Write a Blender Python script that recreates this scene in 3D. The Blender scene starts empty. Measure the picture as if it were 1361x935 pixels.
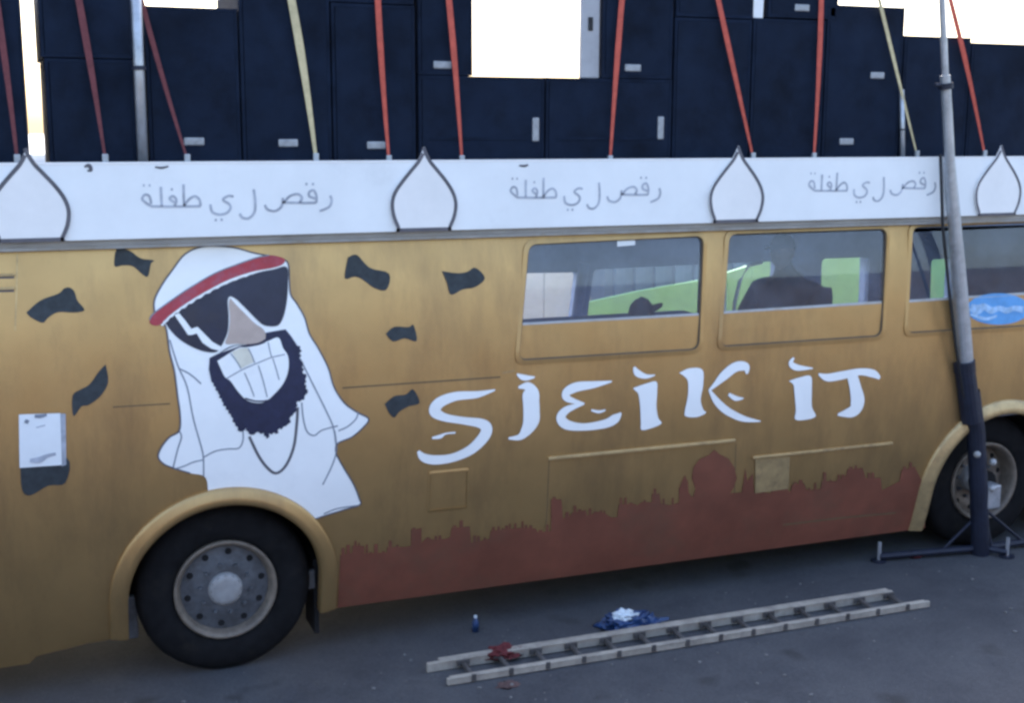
import bpy, bmesh, math, random
from mathutils import Vector, Matrix, noise
from mathutils.geometry import tessellate_polygon

random.seed(7)
SC = bpy.context.scene
COL = SC.collection

# ------------------------------------------------------------------ camera
PW, PH = 1361.0, 935.0                       # size of the traced photograph
F = 1700.0
YAW, PITCH, ROLL = math.radians(21.63), math.radians(10.035), math.radians(0.2276)
EYE = Vector((0.0, -7.1775, 3.23))
_f = Vector((math.sin(YAW)*math.cos(PITCH), math.cos(YAW)*math.cos(PITCH), -math.sin(PITCH)))
_r = Vector((math.cos(YAW), -math.sin(YAW), 0))
_u = _r.cross(_f)
RT = _r*math.cos(ROLL) + _u*math.sin(ROLL)
UP = -_r*math.sin(ROLL) + _u*math.cos(ROLL)
cam = bpy.data.cameras.new('camera')
cam.sensor_width = 36
cam.lens = 36*F/PW
cam.clip_end = 2000
camo = bpy.data.objects.new('camera', cam)
camo.matrix_world = Matrix(((RT.x, UP.x, -_f.x, EYE.x), (RT.y, UP.y, -_f.y, EYE.y), (RT.z, UP.z, -_f.z, EYE.z), (0, 0, 0, 1)))
COL.objects.link(camo)
SC.camera = camo

# ------------------------------------------------------------------ world, sun, exposure
SUN_EL, SUN_AZ = math.radians(44), math.radians(12)     # azimuth of the sun measured from +Y clockwise
world = bpy.data.worlds.new('World')
SC.world = world
world.use_nodes = True
wn = world.node_tree.nodes
sky = wn.new('ShaderNodeTexSky')
sky.sky_type = 'NISHITA'
sky.sun_disc = False
sky.sun_elevation = SUN_EL
sky.sun_rotation = SUN_AZ
sky.air_density = 1.0
sky.dust_density = 4.0
sky.ozone_density = 1.0
wn['Background'].inputs['Strength'].default_value = 0.15
world.node_tree.links.new(sky.outputs[0], wn['Background'].inputs[0])
sl = bpy.data.lights.new('sun', 'SUN')
sl.energy = 2.5
sl.angle = math.radians(4)
sl.color = (1.0, 0.96, 0.9)
so = bpy.data.objects.new('sun', sl)
d = Vector((math.sin(SUN_AZ)*math.cos(SUN_EL), math.cos(SUN_AZ)*math.cos(SUN_EL), math.sin(SUN_EL)))
so.rotation_euler = d.to_track_quat('Z', 'Y').to_euler()
so.location = d*30
COL.objects.link(so)
SC.view_settings.view_transform = 'Standard'
SC.view_settings.look = 'None'
SC.view_settings.exposure = 2.3
SC.view_settings.gamma = 1
SC.view_settings.use_curve_mapping = False
SC.render.engine = 'CYCLES'
SC.cycles.filter_width = 2.9
SC.cycles.use_denoising = True

# ------------------------------------------------------------------ geometry of the place
BUSW = 2.5
Z_SK = 0.285           # lower edge of the skirt
Z_WT = 2.575           # top of the painted side
Z_FB, Z_FT = 2.62, 3.02  # white fascia board
SLOPE, X0S = 0.0155, 1.05
def gz(x): return SLOPE*(x - X0S)      # the yard rises gently along the bus
def prof(z):                            # how far the side lies behind its widest line
    if z < 1.6: return 0.18*((1.6 - z)/1.25)**2
    return 0.09*(min(z, Z_WT) - 1.6)**2
def ray(px, py): return _f + RT*((px - PW/2)/F) - UP*((py - PH/2)/F)
def at(px, py, Y):                      # point of the plane y = Y seen at a pixel
    v = ray(px, py)
    return EYE + v*((Y - EYE.y)/v.y)
def side(px, py):                       # (x, z) on the curved side of the bus
    Y = 0.0
    for _ in range(4):
        p = at(px, py, Y); Y = prof(p.z)
    return (p.x, p.z)
def onground(px, py, h=0.0):
    v = ray(px, py)
    t = (gz(EYE.x) + h - EYE.z)/(v.z - SLOPE*v.x)
    return EYE + v*t

# ------------------------------------------------------------------ materials
MATS = {}
def mat(name, col, rough=0.6, var=0.12, scale=4.0, metal=0.0, bump=0.0, bscale=80.0, spec=0.4, coat=0.0, col2=None, cover=0.5, stretch=None):
    if name in MATS: return MATS[name]
    m = bpy.data.materials.new(name); m.use_nodes = True
    nt = m.node_tree; N = nt.nodes; L = nt.links
    b = N['Principled BSDF']
    b.inputs['Roughness'].default_value = rough
    b.inputs['Metallic'].default_value = metal
    b.inputs['Specular IOR Level'].default_value = spec
    b.inputs['Coat Weight'].default_value = coat
    tc = N.new('ShaderNodeTexCoord')
    n1 = N.new('ShaderNodeTexNoise'); n1.inputs['Scale'].default_value = scale; n1.inputs['Detail'].default_value = 8; n1.inputs['Roughness'].default_value = 0.65
    L.new(tc.outputs['Object'], n1.inputs['Vector'])
    cr = N.new('ShaderNodeValToRGB')
    lo = [c*(1 - var) for c in col]; hi = [min(1, c*(1 + var)) for c in col]
    cr.color_ramp.elements[0].position = 0.3; cr.color_ramp.elements[1].position = 0.7
    cr.color_ramp.elements[0].color = (*lo, 1); cr.color_ramp.elements[1].color = (*hi, 1)
    L.new(n1.outputs['Fac'], cr.inputs['Fac'])
    out = cr.outputs['Color']
    if col2 is not None:                # stains with a shape of their own
        n2 = N.new('ShaderNodeTexNoise'); n2.inputs['Scale'].default_value = scale*0.6; n2.inputs['Detail'].default_value = 10; n2.inputs['Roughness'].default_value = 0.75
        mp = N.new('ShaderNodeMapping'); mp.inputs['Location'].default_value = (3.1, 7.7, 1.3)
        if stretch: mp.inputs['Scale'].default_value = stretch   # stains drawn out down the panels
        L.new(tc.outputs['Object'], mp.inputs['Vector']); L.new(mp.outputs[0], n2.inputs['Vector'])
        r2 = N.new('ShaderNodeValToRGB'); r2.color_ramp.elements[0].position = cover; r2.color_ramp.elements[1].position = min(1, cover + 0.22)
        L.new(n2.outputs['Fac'], r2.inputs['Fac'])
        mx = N.new('ShaderNodeMixRGB'); L.new(r2.outputs['Color'], mx.inputs['Fac']); L.new(out, mx.inputs['Color1']); mx.inputs['Color2'].default_value = (*col2, 1)
        out = mx.outputs['Color']
    L.new(out, b.inputs['Base Color'])
    n3 = N.new('ShaderNodeTexNoise'); n3.inputs['Scale'].default_value = scale*2.3; n3.inputs['Detail'].default_value = 5
    L.new(tc.outputs['Object'], n3.inputs['Vector'])
    mr = N.new('ShaderNodeMapRange'); mr.inputs['To Min'].default_value = max(0.03, rough - 0.1); mr.inputs['To Max'].default_value = min(1, rough + 0.12)
    L.new(n3.outputs['Fac'], mr.inputs['Value']); L.new(mr.outputs[0], b.inputs['Roughness'])
    if bump > 0:
        nb = N.new('ShaderNodeTexNoise'); nb.inputs['Scale'].default_value = bscale; nb.inputs['Detail'].default_value = 4
        L.new(tc.outputs['Object'], nb.inputs['Vector'])
        bp = N.new('ShaderNodeBump'); bp.inputs['Strength'].default_value = bump; bp.inputs['Distance'].default_value = 0.01
        L.new(nb.outputs['Fac'], bp.inputs['Height']); L.new(bp.outputs[0], b.inputs['Normal'])
    MATS[name] = m
    return m

GOLD = mat('gold paint', (0.475, 0.305, 0.130), 0.39, 0.10, 1.6, metal=0.72, bump=0.16, bscale=2.2, spec=0.5, col2=(0.35, 0.225, 0.105), cover=0.47, stretch=(2.6, 1.0, 0.7))
GOLDT = mat('worn gold trim', (0.50, 0.36, 0.18), 0.42, 0.18, 9, metal=0.5, col2=(0.24, 0.17, 0.1), cover=0.5)
GASK = mat('brown window rubber', (0.10, 0.075, 0.05), 0.7, 0.2, 12)
GOLDD = mat('seam sealant', (0.15, 0.10, 0.05), 0.7, 0.2, 12)
WHITE = mat('white board', (0.78, 0.79, 0.80), 0.55, 0.05, 2.2, spec=0.3, col2=(0.66, 0.67, 0.68), cover=0.56)
WPAINT = mat('white mural paint', (0.88, 0.88, 0.87), 0.6, 0.04, 3.0, spec=0.25, col2=(0.79, 0.79, 0.79), cover=0.58)
DOMEW = mat('dome board white', (0.79, 0.77, 0.76), 0.6, 0.05, 4.0, spec=0.25)
OUTL = mat('grey outline paint', (0.12, 0.115, 0.13), 0.7, 0.2, 14, spec=0.2)
THIN = mat('thin grey line paint', (0.23, 0.25, 0.30), 0.7, 0.25, 14, spec=0.2)
SCRIPT = mat('faded grey lettering', (0.40, 0.42, 0.48), 0.7, 0.3, 12, spec=0.2)
NAVY = mat('dark blue paint', (0.022, 0.025, 0.06), 0.5, 0.25, 12, spec=0.35)
LENS = mat('sunglass paint', (0.020, 0.022, 0.045), 0.4, 0.3, 5, spec=0.4, col2=(0.035, 0.03, 0.04), cover=0.5)
BILL = mat('charcoal green paint', (0.035, 0.042, 0.048), 0.6, 0.35, 18, spec=0.3)
REDP = mat('crimson paint', (0.42, 0.055, 0.07), 0.55, 0.15, 10, spec=0.3, col2=(0.33, 0.12, 0.17), cover=0.5)
NOSE = mat('pinkish tan paint', (0.48, 0.38, 0.33), 0.6, 0.1, 9, spec=0.25)
TOOTH = mat('cream tooth paint', (0.70, 0.66, 0.55), 0.6, 0.12, 14, spec=0.25)
CITY = mat('brown red skyline paint', (0.19, 0.066, 0.040), 0.5, 0.2, 3.5, spec=0.4, col2=(0.15, 0.072, 0.044), cover=0.5)
RUBBER = mat('rubber', (0.022, 0.022, 0.024), 0.75, 0.3, 16, spec=0.3)
TYRE = mat('tyre rubber', (0.010, 0.010, 0.011), 0.85, 0.35, 8, bump=0.15, bscale=60, spec=0.15, col2=(0.022, 0.019, 0.016), cover=0.55)
RIMM = mat('dusty steel rim', (0.20, 0.165, 0.13), 0.5, 0.3, 12, metal=0.2, col2=(0.08, 0.07, 0.065), cover=0.52)
DISC = mat('grey wheel disc', (0.10, 0.105, 0.115), 0.55, 0.3, 14, metal=0.2, col2=(0.05, 0.05, 0.05), cover=0.5)
HUBM = mat('pale hub cap', (0.33, 0.33, 0.33), 0.5, 0.2, 12, metal=0.2, col2=(0.33, 0.30, 0.26), cover=0.55)
UNDER = mat('black chassis', (0.015, 0.015, 0.016), 0.85, 0.3, 8, spec=0.2)
GREYTRIM = mat('grey gutter metal', (0.42, 0.43, 0.44), 0.5, 0.15, 8, metal=0.1, col2=(0.34, 0.30, 0.24), cover=0.5)
ROOFM = mat('roof sheet', (0.35, 0.35, 0.35), 0.6, 0.2, 3)
INT = mat('dark interior lining', (0.19, 0.24, 0.36), 0.7, 0.2, 5, spec=0.3)
INTS = mat('seat cloth', (0.03, 0.035, 0.06), 0.9, 0.3, 30, spec=0.2)
GREEN = mat('green painted panel', (0.23, 0.50, 0.24), 0.5, 0.1, 4, spec=0.3)
CABM = mat('black cabinet carpet', (0.007, 0.0125, 0.027), 0.85, 0.4, 5, bump=0.2, bscale=180, spec=0.12, col2=(0.010, 0.017, 0.035), cover=0.5)
GRILM = mat('black grille cloth', (0.0065, 0.012, 0.026), 0.8, 0.4, 4, bump=0.25, bscale=240, spec=0.12, col2=(0.009, 0.016, 0.035), cover=0.48)
HANDM = mat('pale handle metal', (0.30, 0.31, 0.33), 0.45, 0.25, 20, metal=0.3)
SRED = mat('red strap webbing', (0.50, 0.095, 0.065), 0.7, 0.18, 22, spec=0.25)
SDULL = mat('faded red strap webbing', (0.15, 0.045, 0.05), 0.75, 0.2, 22, spec=0.25)
SYEL = mat('cream strap webbing', (0.55, 0.46, 0.27), 0.7, 0.18, 22, spec=0.25)
STEEL = mat('galvanised tube', (0.42, 0.44, 0.47), 0.4, 0.18, 10, metal=0.6, col2=(0.25, 0.26, 0.28), cover=0.52)
DSTEEL = mat('dark blue stand paint', (0.014, 0.018, 0.034), 0.5, 0.3, 10, metal=0.1)
ALU = mat('weathered ladder rail', (0.42, 0.38, 0.32), 0.6, 0.25, 8, metal=0.2, col2=(0.22, 0.20, 0.18), cover=0.5)
RUNGM = mat('dark ladder rung', (0.085, 0.078, 0.075), 0.7, 0.3, 12, metal=0.1)
BAGB = mat('blue plastic sheet', (0.02, 0.055, 0.15), 0.35, 0.3, 20, spec=0.5, col2=(0.01, 0.02, 0.05), cover=0.45)
BAGW = mat('white plastic sheet', (0.65, 0.72, 0.76), 0.3, 0.1, 20, spec=0.5)
RAG = mat('red rag cloth', (0.12, 0.028, 0.03), 0.85, 0.3, 30, spec=0.2)
PAPER = mat('white paper', (0.78, 0.80, 0.82), 0.5, 0.03, 10, spec=0.4)
TRAIL = mat('white trailer panel', (0.80, 0.80, 0.79), 0.5, 0.04, 1.5, spec=0.4)
OVAL = mat('light blue sticker', (0.10, 0.33, 0.66), 0.35, 0.15, 9, spec=0.5)
CLOTH = mat('dark jacket cloth', (0.009, 0.011, 0.020), 0.9, 0.25, 18, spec=0.2)
SKIN = mat('skin', (0.05, 0.028, 0.022), 0.6, 0.1, 15)
LITSIDE = mat('pale lit-side board', (0.36, 0.36, 0.38), 0.6, 0.12, 7, col2=(0.30, 0.30, 0.33), cover=0.55)  # sky light on a cabinet side, put into the colour

def asphalt():
    m = bpy.data.materials.new('asphalt'); m.use_nodes = True
    nt = m.node_tree; N = nt.nodes; L = nt.links; b = N['Principled BSDF']
    tc = N.new('ShaderNodeTexCoord')
    a = N.new('ShaderNodeTexNoise'); a.inputs['Scale'].default_value = 55; a.inputs['Detail'].default_value = 6
    c = N.new('ShaderNodeTexNoise'); c.inputs['Scale'].default_value = 1.3; c.inputs['Detail'].default_value = 9; c.inputs['Roughness'].default_value = 0.7
    v = N.new('ShaderNodeTexVoronoi'); v.inputs['Scale'].default_value = 140
    for n in (a, c, v): L.new(tc.outputs['Object'], n.inputs['Vector'])
    r1 = N.new('ShaderNodeValToRGB'); r1.color_ramp.elements[0].position = 0.32; r1.color_ramp.elements[1].position = 0.7
    r1.color_ramp.elements[0].color = (0.038, 0.040, 0.048, 1); r1.color_ramp.elements[1].color = (0.080, 0.082, 0.088, 1)
    L.new(c.outputs['Fac'], r1.inputs['Fac'])
    r2 = N.new('ShaderNodeValToRGB'); r2.color_ramp.elements[0].color = (0.5, 0.5, 0.5, 1); r2.color_ramp.elements[1].color = (1.5, 1.5, 1.5, 1)
    L.new(a.outputs['Fac'], r2.inputs['Fac'])
    mx = N.new('ShaderNodeMixRGB'); mx.blend_type = 'MULTIPLY'; mx.inputs['Fac'].default_value = 1
    L.new(r1.outputs[0], mx.inputs[1]); L.new(r2.outputs[0], mx.inputs[2]); L.new(mx.outputs[0], b.inputs['Base Color'])
    st = N.new('ShaderNodeTexNoise'); st.inputs['Scale'].default_value = 2.6; st.inputs['Detail'].default_value = 7; L.new(tc.outputs['Object'], st.inputs['Vector'])
    rs_ = N.new('ShaderNodeValToRGB'); rs_.color_ramp.elements[0].position = 0.60; rs_.color_ramp.elements[1].position = 0.72; L.new(st.outputs['Fac'], rs_.inputs['Fac'])
    m3 = N.new('ShaderNodeMixRGB'); L.new(rs_.outputs[0], m3.inputs[0]); L.new(mx.outputs[0], m3.inputs[1]); m3.inputs[2].default_value = (0.030, 0.030, 0.033, 1)
    L.new(m3.outputs[0], b.inputs['Base Color'])
    bp = N.new('ShaderNodeBump'); bp.inputs['Strength'].default_value = 0.5; bp.inputs['Distance'].default_value = 0.006
    L.new(v.outputs['Distance'], bp.inputs['Height']); L.new(bp.outputs[0], b.inputs['Normal'])
    b.inputs['Roughness'].default_value = 0.8
    return m
ASPH = asphalt()

def glass():
    m = bpy.data.materials.new('window glass'); m.use_nodes = True
    nt = m.node_tree; N = nt.nodes; L = nt.links
    N.remove(N['Principled BSDF'])
    t = N.new('ShaderNodeBsdfTransparent'); t.inputs[0].default_value = (0.90, 0.93, 0.96, 1)
    g = N.new('ShaderNodeBsdfGlossy'); g.inputs['Roughness'].default_value = 0.06
    fr = N.new('ShaderNodeFresnel'); fr.inputs['IOR'].default_value = 1.6
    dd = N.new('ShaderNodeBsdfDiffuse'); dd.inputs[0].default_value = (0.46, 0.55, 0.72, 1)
    tc = N.new('ShaderNodeTexCoord'); n = N.new('ShaderNodeTexNoise'); n.inputs['Scale'].default_value = 3.5; n.inputs['Detail'].default_value = 8; n.inputs['Roughness'].default_value = 0.7
    L.new(tc.outputs['Object'], n.inputs['Vector'])
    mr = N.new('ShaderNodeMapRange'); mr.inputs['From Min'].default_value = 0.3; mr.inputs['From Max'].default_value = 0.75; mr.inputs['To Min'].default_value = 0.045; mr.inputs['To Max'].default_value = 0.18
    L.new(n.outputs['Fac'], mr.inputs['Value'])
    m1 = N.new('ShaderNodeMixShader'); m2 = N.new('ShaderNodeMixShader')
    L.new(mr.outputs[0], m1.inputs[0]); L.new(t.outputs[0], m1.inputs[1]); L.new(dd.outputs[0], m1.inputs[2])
    L.new(fr.outputs[0], m2.inputs[0]); L.new(m1.outputs[0], m2.inputs[1]); L.new(g.outputs[0], m2.inputs[2])
    L.new(m2.outputs[0], N['Material Output'].inputs[0])
    return m
GLASS = glass()

# ------------------------------------------------------------------ mesh helpers
def link(name, bm, m, parent=None, smooth=False):
    me = bpy.data.meshes.new(name)
    bm.normal_update(); bm.to_mesh(me); bm.free()
    if m is not None: me.materials.append(m)
    if smooth:
        for p in me.polygons: p.use_smooth = True
    o = bpy.data.objects.new(name, me); COL.objects.link(o)
    if parent is not None: o.parent = parent
    return o
def empty(name, loc=(0, 0, 0)):
    o = bpy.data.objects.new(name, None); o.location = loc; COL.objects.link(o); return o
def tag(o, label, cat, group=None):
    o['label'] = label; o['category'] = cat
    if group: o['group'] = group
    return o
def struct(o): o['kind'] = 'structure'; return o
def rel(o, root):                       # parent to an Empty that is not at the origin, geometry given in world space
    o.parent = root; o.matrix_parent_inverse = Matrix.Translation(root.location).inverted(); return o
def box(bm, lo, hi, bev=0.0):
    lo = Vector(lo); hi = Vector(hi); c = (lo + hi)/2; s = hi - lo
    r = bmesh.ops.create_cube(bm, size=1, matrix=Matrix.Translation(c) @ Matrix.Diagonal((s.x, s.y, s.z, 1)))
    if bev > 0:
        es = list({e for v in r['verts'] for e in v.link_edges})
        bmesh.ops.bevel(bm, geom=es, offset=bev, segments=2, affect='EDGES', profile=0.6)
def boxo(name, lo, hi, m, parent=None, bev=0.0):
    bm = bmesh.new(); box(bm, lo, hi, bev); return link(name, bm, m, parent)
def tube(bm, pts, radii, seg=12, cap=True):
    pts = [Vector(p) for p in pts]
    if not isinstance(radii, (list, tuple)): radii = [radii]*len(pts)
    rings = []
    for i, p in enumerate(pts):
        t = (pts[min(i+1, len(pts)-1)] - pts[max(i-1, 0)]).normalized()
        a = Vector((0, 0, 1)) if abs(t.z) < 0.9 else Vector((1, 0, 0))
        n = t.cross(a).normalized(); b = t.cross(n)
        rings.append([bm.verts.new(p + (n*math.cos(2*math.pi*k/seg) + b*math.sin(2*math.pi*k/seg))*radii[i]) for k in range(seg)])
    for i in range(len(rings)-1):
        for k in range(seg):
            bm.faces.new((rings[i][k], rings[i][(k+1) % seg], rings[i+1][(k+1) % seg], rings[i+1][k]))
    if cap:
        bm.faces.new(rings[0][::-1]); bm.faces.new(rings[-1])
def lathe(bm, prof2, c, seg=48):        # revolve (radius, y) about the y axis through c
    rings = []
    for r, y in prof2:
        rings.append([bm.verts.new((c[0] + r*math.cos(2*math.pi*k/seg), c[1] + y, c[2] + r*math.sin(2*math.pi*k/seg))) for k in range(seg)])
    for i in range(len(rings)-1):
        for k in range(seg):
            bm.faces.new((rings[i][k], rings[i][(k+1) % seg], rings[i+1][(k+1) % seg], rings[i+1][k]))
    return rings
def smooth_line(pts, sub=6):
    out = []
    n = len(pts)
    for i in range(n-1):
        p0, p1, p2, p3 = pts[max(i-1, 0)], pts[i], pts[i+1], pts[min(i+2, n-1)]
        for s in range(sub):
            t = s/sub
            out.append(tuple(0.5*((2*b) + (-a + c)*t + (2*a - 5*b + 4*c - d_)*t*t + (-a + 3*b - 3*c + d_)*t**3) for a, b, c, d_ in zip(p0, p1, p2, p3)))
    out.append(tuple(pts[-1])); return out
def bend(bm, lift, f=prof):             # lay a flat (x, z) mesh on the bus side
    zs = [v.co.z for v in bm.verts]
    z = math.floor(min(zs)/0.08)*0.08 + 0.08
    while z < max(zs):
        bmesh.ops.bisect_plane(bm, geom=bm.verts[:] + bm.edges[:] + bm.faces[:], plane_co=(0, 0, z), plane_no=(0, 0, 1))
        z += 0.08
    for v in bm.verts: v.co.y = f(v.co.z) - lift
def poly_bm(loops):                     # first loop is the outline, the rest are holes; loops of (x, z)
    bm = bmesh.new()
    L3 = [[Vector((x, z, 0)) for x, z in lp] for lp in loops]
    flat = [bm.verts.new((v.x, 0, v.y)) for lp in L3 for v in lp]
    for t in tessellate_polygon(L3):
        try: bm.faces.new([flat[i] for i in t])
        except ValueError: pass
    for f in bm.faces:
        f.normal_update()
        if f.normal.y > 0: f.normal_flip()
    return bm
def fascia(z): return -0.035            # plane of the white board
def decal(name, pix, lift, m, parent, sm=True, f=prof, mapf=None):
    mp = mapf or side
    pts = [mp(x, y) for x, y in (smooth_line(list(pix) + [pix[0]], 4)[:-1] if sm else pix)]
    bm = poly_bm([pts]); bend(bm, lift, f)
    return link(name, bm, m, parent)
def stroke_bm(bm, pix, mapf, w=None, sub=6):
    pl = smooth_line([p if len(p) == 3 else (p[0], p[1], w) for p in pix], sub)
    P = [mapf(a, b) for a, b, c in pl]
    prev = None
    for i, (x, z) in enumerate(P):
        x0, z0 = P[max(i-1, 0)]; x1, z1 = P[min(i+1, len(P)-1)]
        t = Vector((x1-x0, z1-z0)); t = t.normalized() if t.length > 1e-9 else Vector((1, 0))
        h = max(pl[i][2], 0.4)*0.5*PXM(pl[i][0])
        a = bm.verts.new((x - t.y*h, 0, z + t.x*h)); b = bm.verts.new((x + t.y*h, 0, z - t.x*h))
        if prev:
            f = bm.faces.new((prev[0], prev[1], b, a)); f.normal_update()
            if f.normal.y > 0: f.normal_flip()
        prev = (a, b)
def PXM(px): return 1.0/(223 - 0.058*(px - 300))     # metres per pixel on the bus side
def strokes(name, lines, w, lift, m, parent, f=prof, mapf=None):
    bm = bmesh.new()
    for ln in lines: stroke_bm(bm, ln, mapf or side, w)
    for v in bm.verts: v.co.y = f(v.co.z) - lift
    return link(name, bm, m, parent)
def crop(x0, y0, s): return lambda pts: [(x0 + p[0]/s, y0 + p[1]/s) + tuple(q/s for q in p[2:]) for p in pts]

# ------------------------------------------------------------------ ground
bm = bmesh.new(); bmesh.ops.create_grid(bm, x_segments=8, y_segments=8, size=400)
for v in bm.verts: v.co.z = gz(v.co.x)
g = struct(link('ground', bm, ASPH)); g['label'] = 'grey asphalt yard under and around the bus'

PALE = mat('pale gravel', (0.56, 0.55, 0.53), 0.9, 0.12, 0.3, spec=0.2)
bm = bmesh.new()
bm.faces.new([bm.verts.new((x, y, gz(x) + 0.02)) for x, y in ((-380, 14), (380, 14), (380, 395), (-380, 395))])
pg = struct(link('gravel_ground', bm, PALE)); pg['label'] = 'pale gravel ground beyond the yard'

# dark blocker wall added unseen behind the camera to darken the lower bus side
bm = bmesh.new(); box(bm, (-16, -8.9, -0.4), (24, -8.6, 2.9), 0.01); box(bm, (-16.05, -8.95, 2.901), (24.05, -8.55, 2.98), 0.01)
yw = struct(link('blocker_wall', bm, mat('dark blocker wall', (0.075, 0.055, 0.045), 0.85, 0.25, 6))); yw['label'] = 'dark blocker wall added behind the camera to shade the lower bus side'

# ------------------------------------------------------------------ the bus
bus = tag(empty('bus'), 'gold painted party bus with cartoon mural, white fascia and brown city skyline', 'bus')
XL, XR = -3.2, 9.4
hubF = at(301, 795, 0.15); hubR = at(1306, 648, 0.19)
RW = 0.515
hubF.z = RW + gz(hubF.x) - 0.006; hubR.z = RW + gz(hubR.x) - 0.006
R_IN, R_OUT = 0.575, 0.665

def arch_pts(c, r, z0, n=36):           # left foot, over the top, to the right foot
    pts = [(c.x - r, z0)]
    for k in range(n+1):
        a = math.pi - math.pi*k/n
        pts.append((c.x + r*math.cos(a), c.z + r*math.sin(a)))
    pts.append((c.x + r, z0)); return pts
def rrect(quad, r=0.07, n=5):           # rounded quad from four (x, z) corners in order
    out = []
    for i in range(4):
        p = Vector(quad[i]); a = (Vector(quad[i-1]) - p).normalized(); b = (Vector(quad[(i+1) % 4]) - p).normalized()
        for k in range(n+1):
            t = k/n
            q = p + a*r*(1-t)**2 + b*r*t**2
            out.append((q.x, q.y))
    return out
wins_px = [[(697, 320), (938, 308.5), (932, 469), (684, 484.5)],
           [(964, 306.5), (1181, 299), (1174, 451), (953, 466)],
           [(1208, 297.5), (1392, 290), (1386, 436), (1201, 447.5)]]
wins = [[side(*p) for p in w] for w in wins_px]
bm = poly_bm([[(XL, 0.16), (-0.02, 0.19), (0.02, 0.235), (0.3, 0.275)] + arch_pts(hubF, R_IN+0.02, Z_SK) + arch_pts(hubR, R_IN+0.02, Z_SK) + [(XR, Z_SK), (XR, Z_WT), (XL, Z_WT)]] + [rrect(w) for w in wins])
bend(bm, 0.0)
link('side_panel', bm, GOLD, bus, smooth=True)

def ring_strip(loop_in, loop_out, lift_in, lift_out, name, m, parent):
    bm = bmesh.new(); n = len(loop_in)
    A = [bm.verts.new((x, prof(z) - lift_in, z)) for x, z in loop_in]
    B = [bm.verts.new((x, prof(z) - lift_out, z)) for x, z in loop_out]
    C = [bm.verts.new((x, prof(z) + 0.03, z)) for x, z in loop_in]
    D = [bm.verts.new((x, prof(z) + 0.004, z)) for x, z in loop_out]
    for i in range(n):
        j = (i+1) % n
        bm.faces.new((A[i], A[j], B[j], B[i])); bm.faces.new((C[i], C[j], A[j], A[i])); bm.faces.new((B[i], B[j], D[j], D[i]))
    bmesh.ops.recalc_face_normals(bm, faces=bm.faces[:])
    return link(name, bm, m, parent)
def inset(quad, dd):
    c = Vector((sum(p[0] for p in quad)/4, sum(p[1] for p in quad)/4)); out = []
    for p in quad:
        out.append((p[0] + (dd if p[0] < c.x else -dd), p[1] + (dd if p[1] < c.y else -dd)))
    return out
split_px = [[(690, 430), (933, 417)], [(957, 414.5), (1176, 401)], [(1204, 399.5), (1389, 388)]]
WIN = []
for k, w in enumerate(wins):
    wo = empty('window'); wo.parent = bus
    ring_strip(rrect(inset(w, 0.022), 0.06), rrect(inset(w, -0.006), 0.075), 0.012, 0.008, 'window_frame', GOLD, wo)
    ring_strip(rrect(inset(w, 0.029), 0.05), rrect(inset(w, 0.021), 0.06), 0.002, 0.006, 'gasket', GASK, wo)
    bm = poly_bm([rrect(inset(w, 0.01), 0.06)]); bend(bm, -0.012); link('pane', bm, GLASS, wo)
    s0, s1 = side(*split_px[k][0]), side(*split_px[k][1])
    q = inset(w, 0.02)
    lo = [(s0[0]-0.0, s0[1]), (s1[0], s1[1]), q[2], q[3]]
    bm = poly_bm([rrect([(q[3][0] + 0.02, s0[1]), (q[2][0] + 0.015, s1[1]), q[2], q[3]], 0.035)]); bend(bm, -0.006); link('painted_pane', bm, GOLD, wo)
    # pale edge where the paint stops
    strokes('paint_edge', [[(split_px[k][0][0]+5, split_px[k][0][1]+1), (split_px[k][1][0]-4, split_px[k][1][1]+1)]], 3.0, -0.003, GREYTRIM, wo)
    WIN.append(wo)
# white tag at the top of the first window
decal('tag', [(821, 314), (845, 313), (845, 326), (821, 328)], -0.008, PAPER, WIN[0], sm=False)
# oval sticker with worn white script on the third window
ov = [(1327 + 42*math.cos(a*math.pi/14), 411 + 21*math.sin(a*math.pi/14)) for a in range(28)]
st = decal('sticker', ov, -0.003, OVAL, WIN[2], sm=False)
strokes('sticker_script', [[(1290, 408, 8), (1299, 412, 12), (1308, 408, 8), (1318, 413, 8), (1328, 410, 6), (1338, 413, 7), (1348, 410, 6), (1360, 412, 8)],
                           [(1290, 418, 3), (1310, 424, 4), (1325, 420, 3)]], 5, 0.0, mat('worn sticker white', (0.34, 0.52, 0.74), 0.5, 0.3, 20), WIN[2])

# gutter between the painted side and the white board
yT = prof(Z_WT)
boxo('gutter', (XL, yT - 0.055, Z_WT - 0.012), (XR, yT + 0.05, Z_FB - 0.003), GREYTRIM, bus, 0.012)
# fascia boards, butted with fine joints
boxo('fascia_board', (XL, -0.035, Z_FB), (XR, -0.005, Z_FT), WHITE, bus, 0.003)
boxo('fascia_cap', (XL, -0.037, Z_FT - 0.002), (XR, 0.012, Z_FT + 0.010), DOMEW, bus, 0.003)
def fmap(px, py): p = at(px, py, -0.037); return (p.x, p.z)
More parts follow.
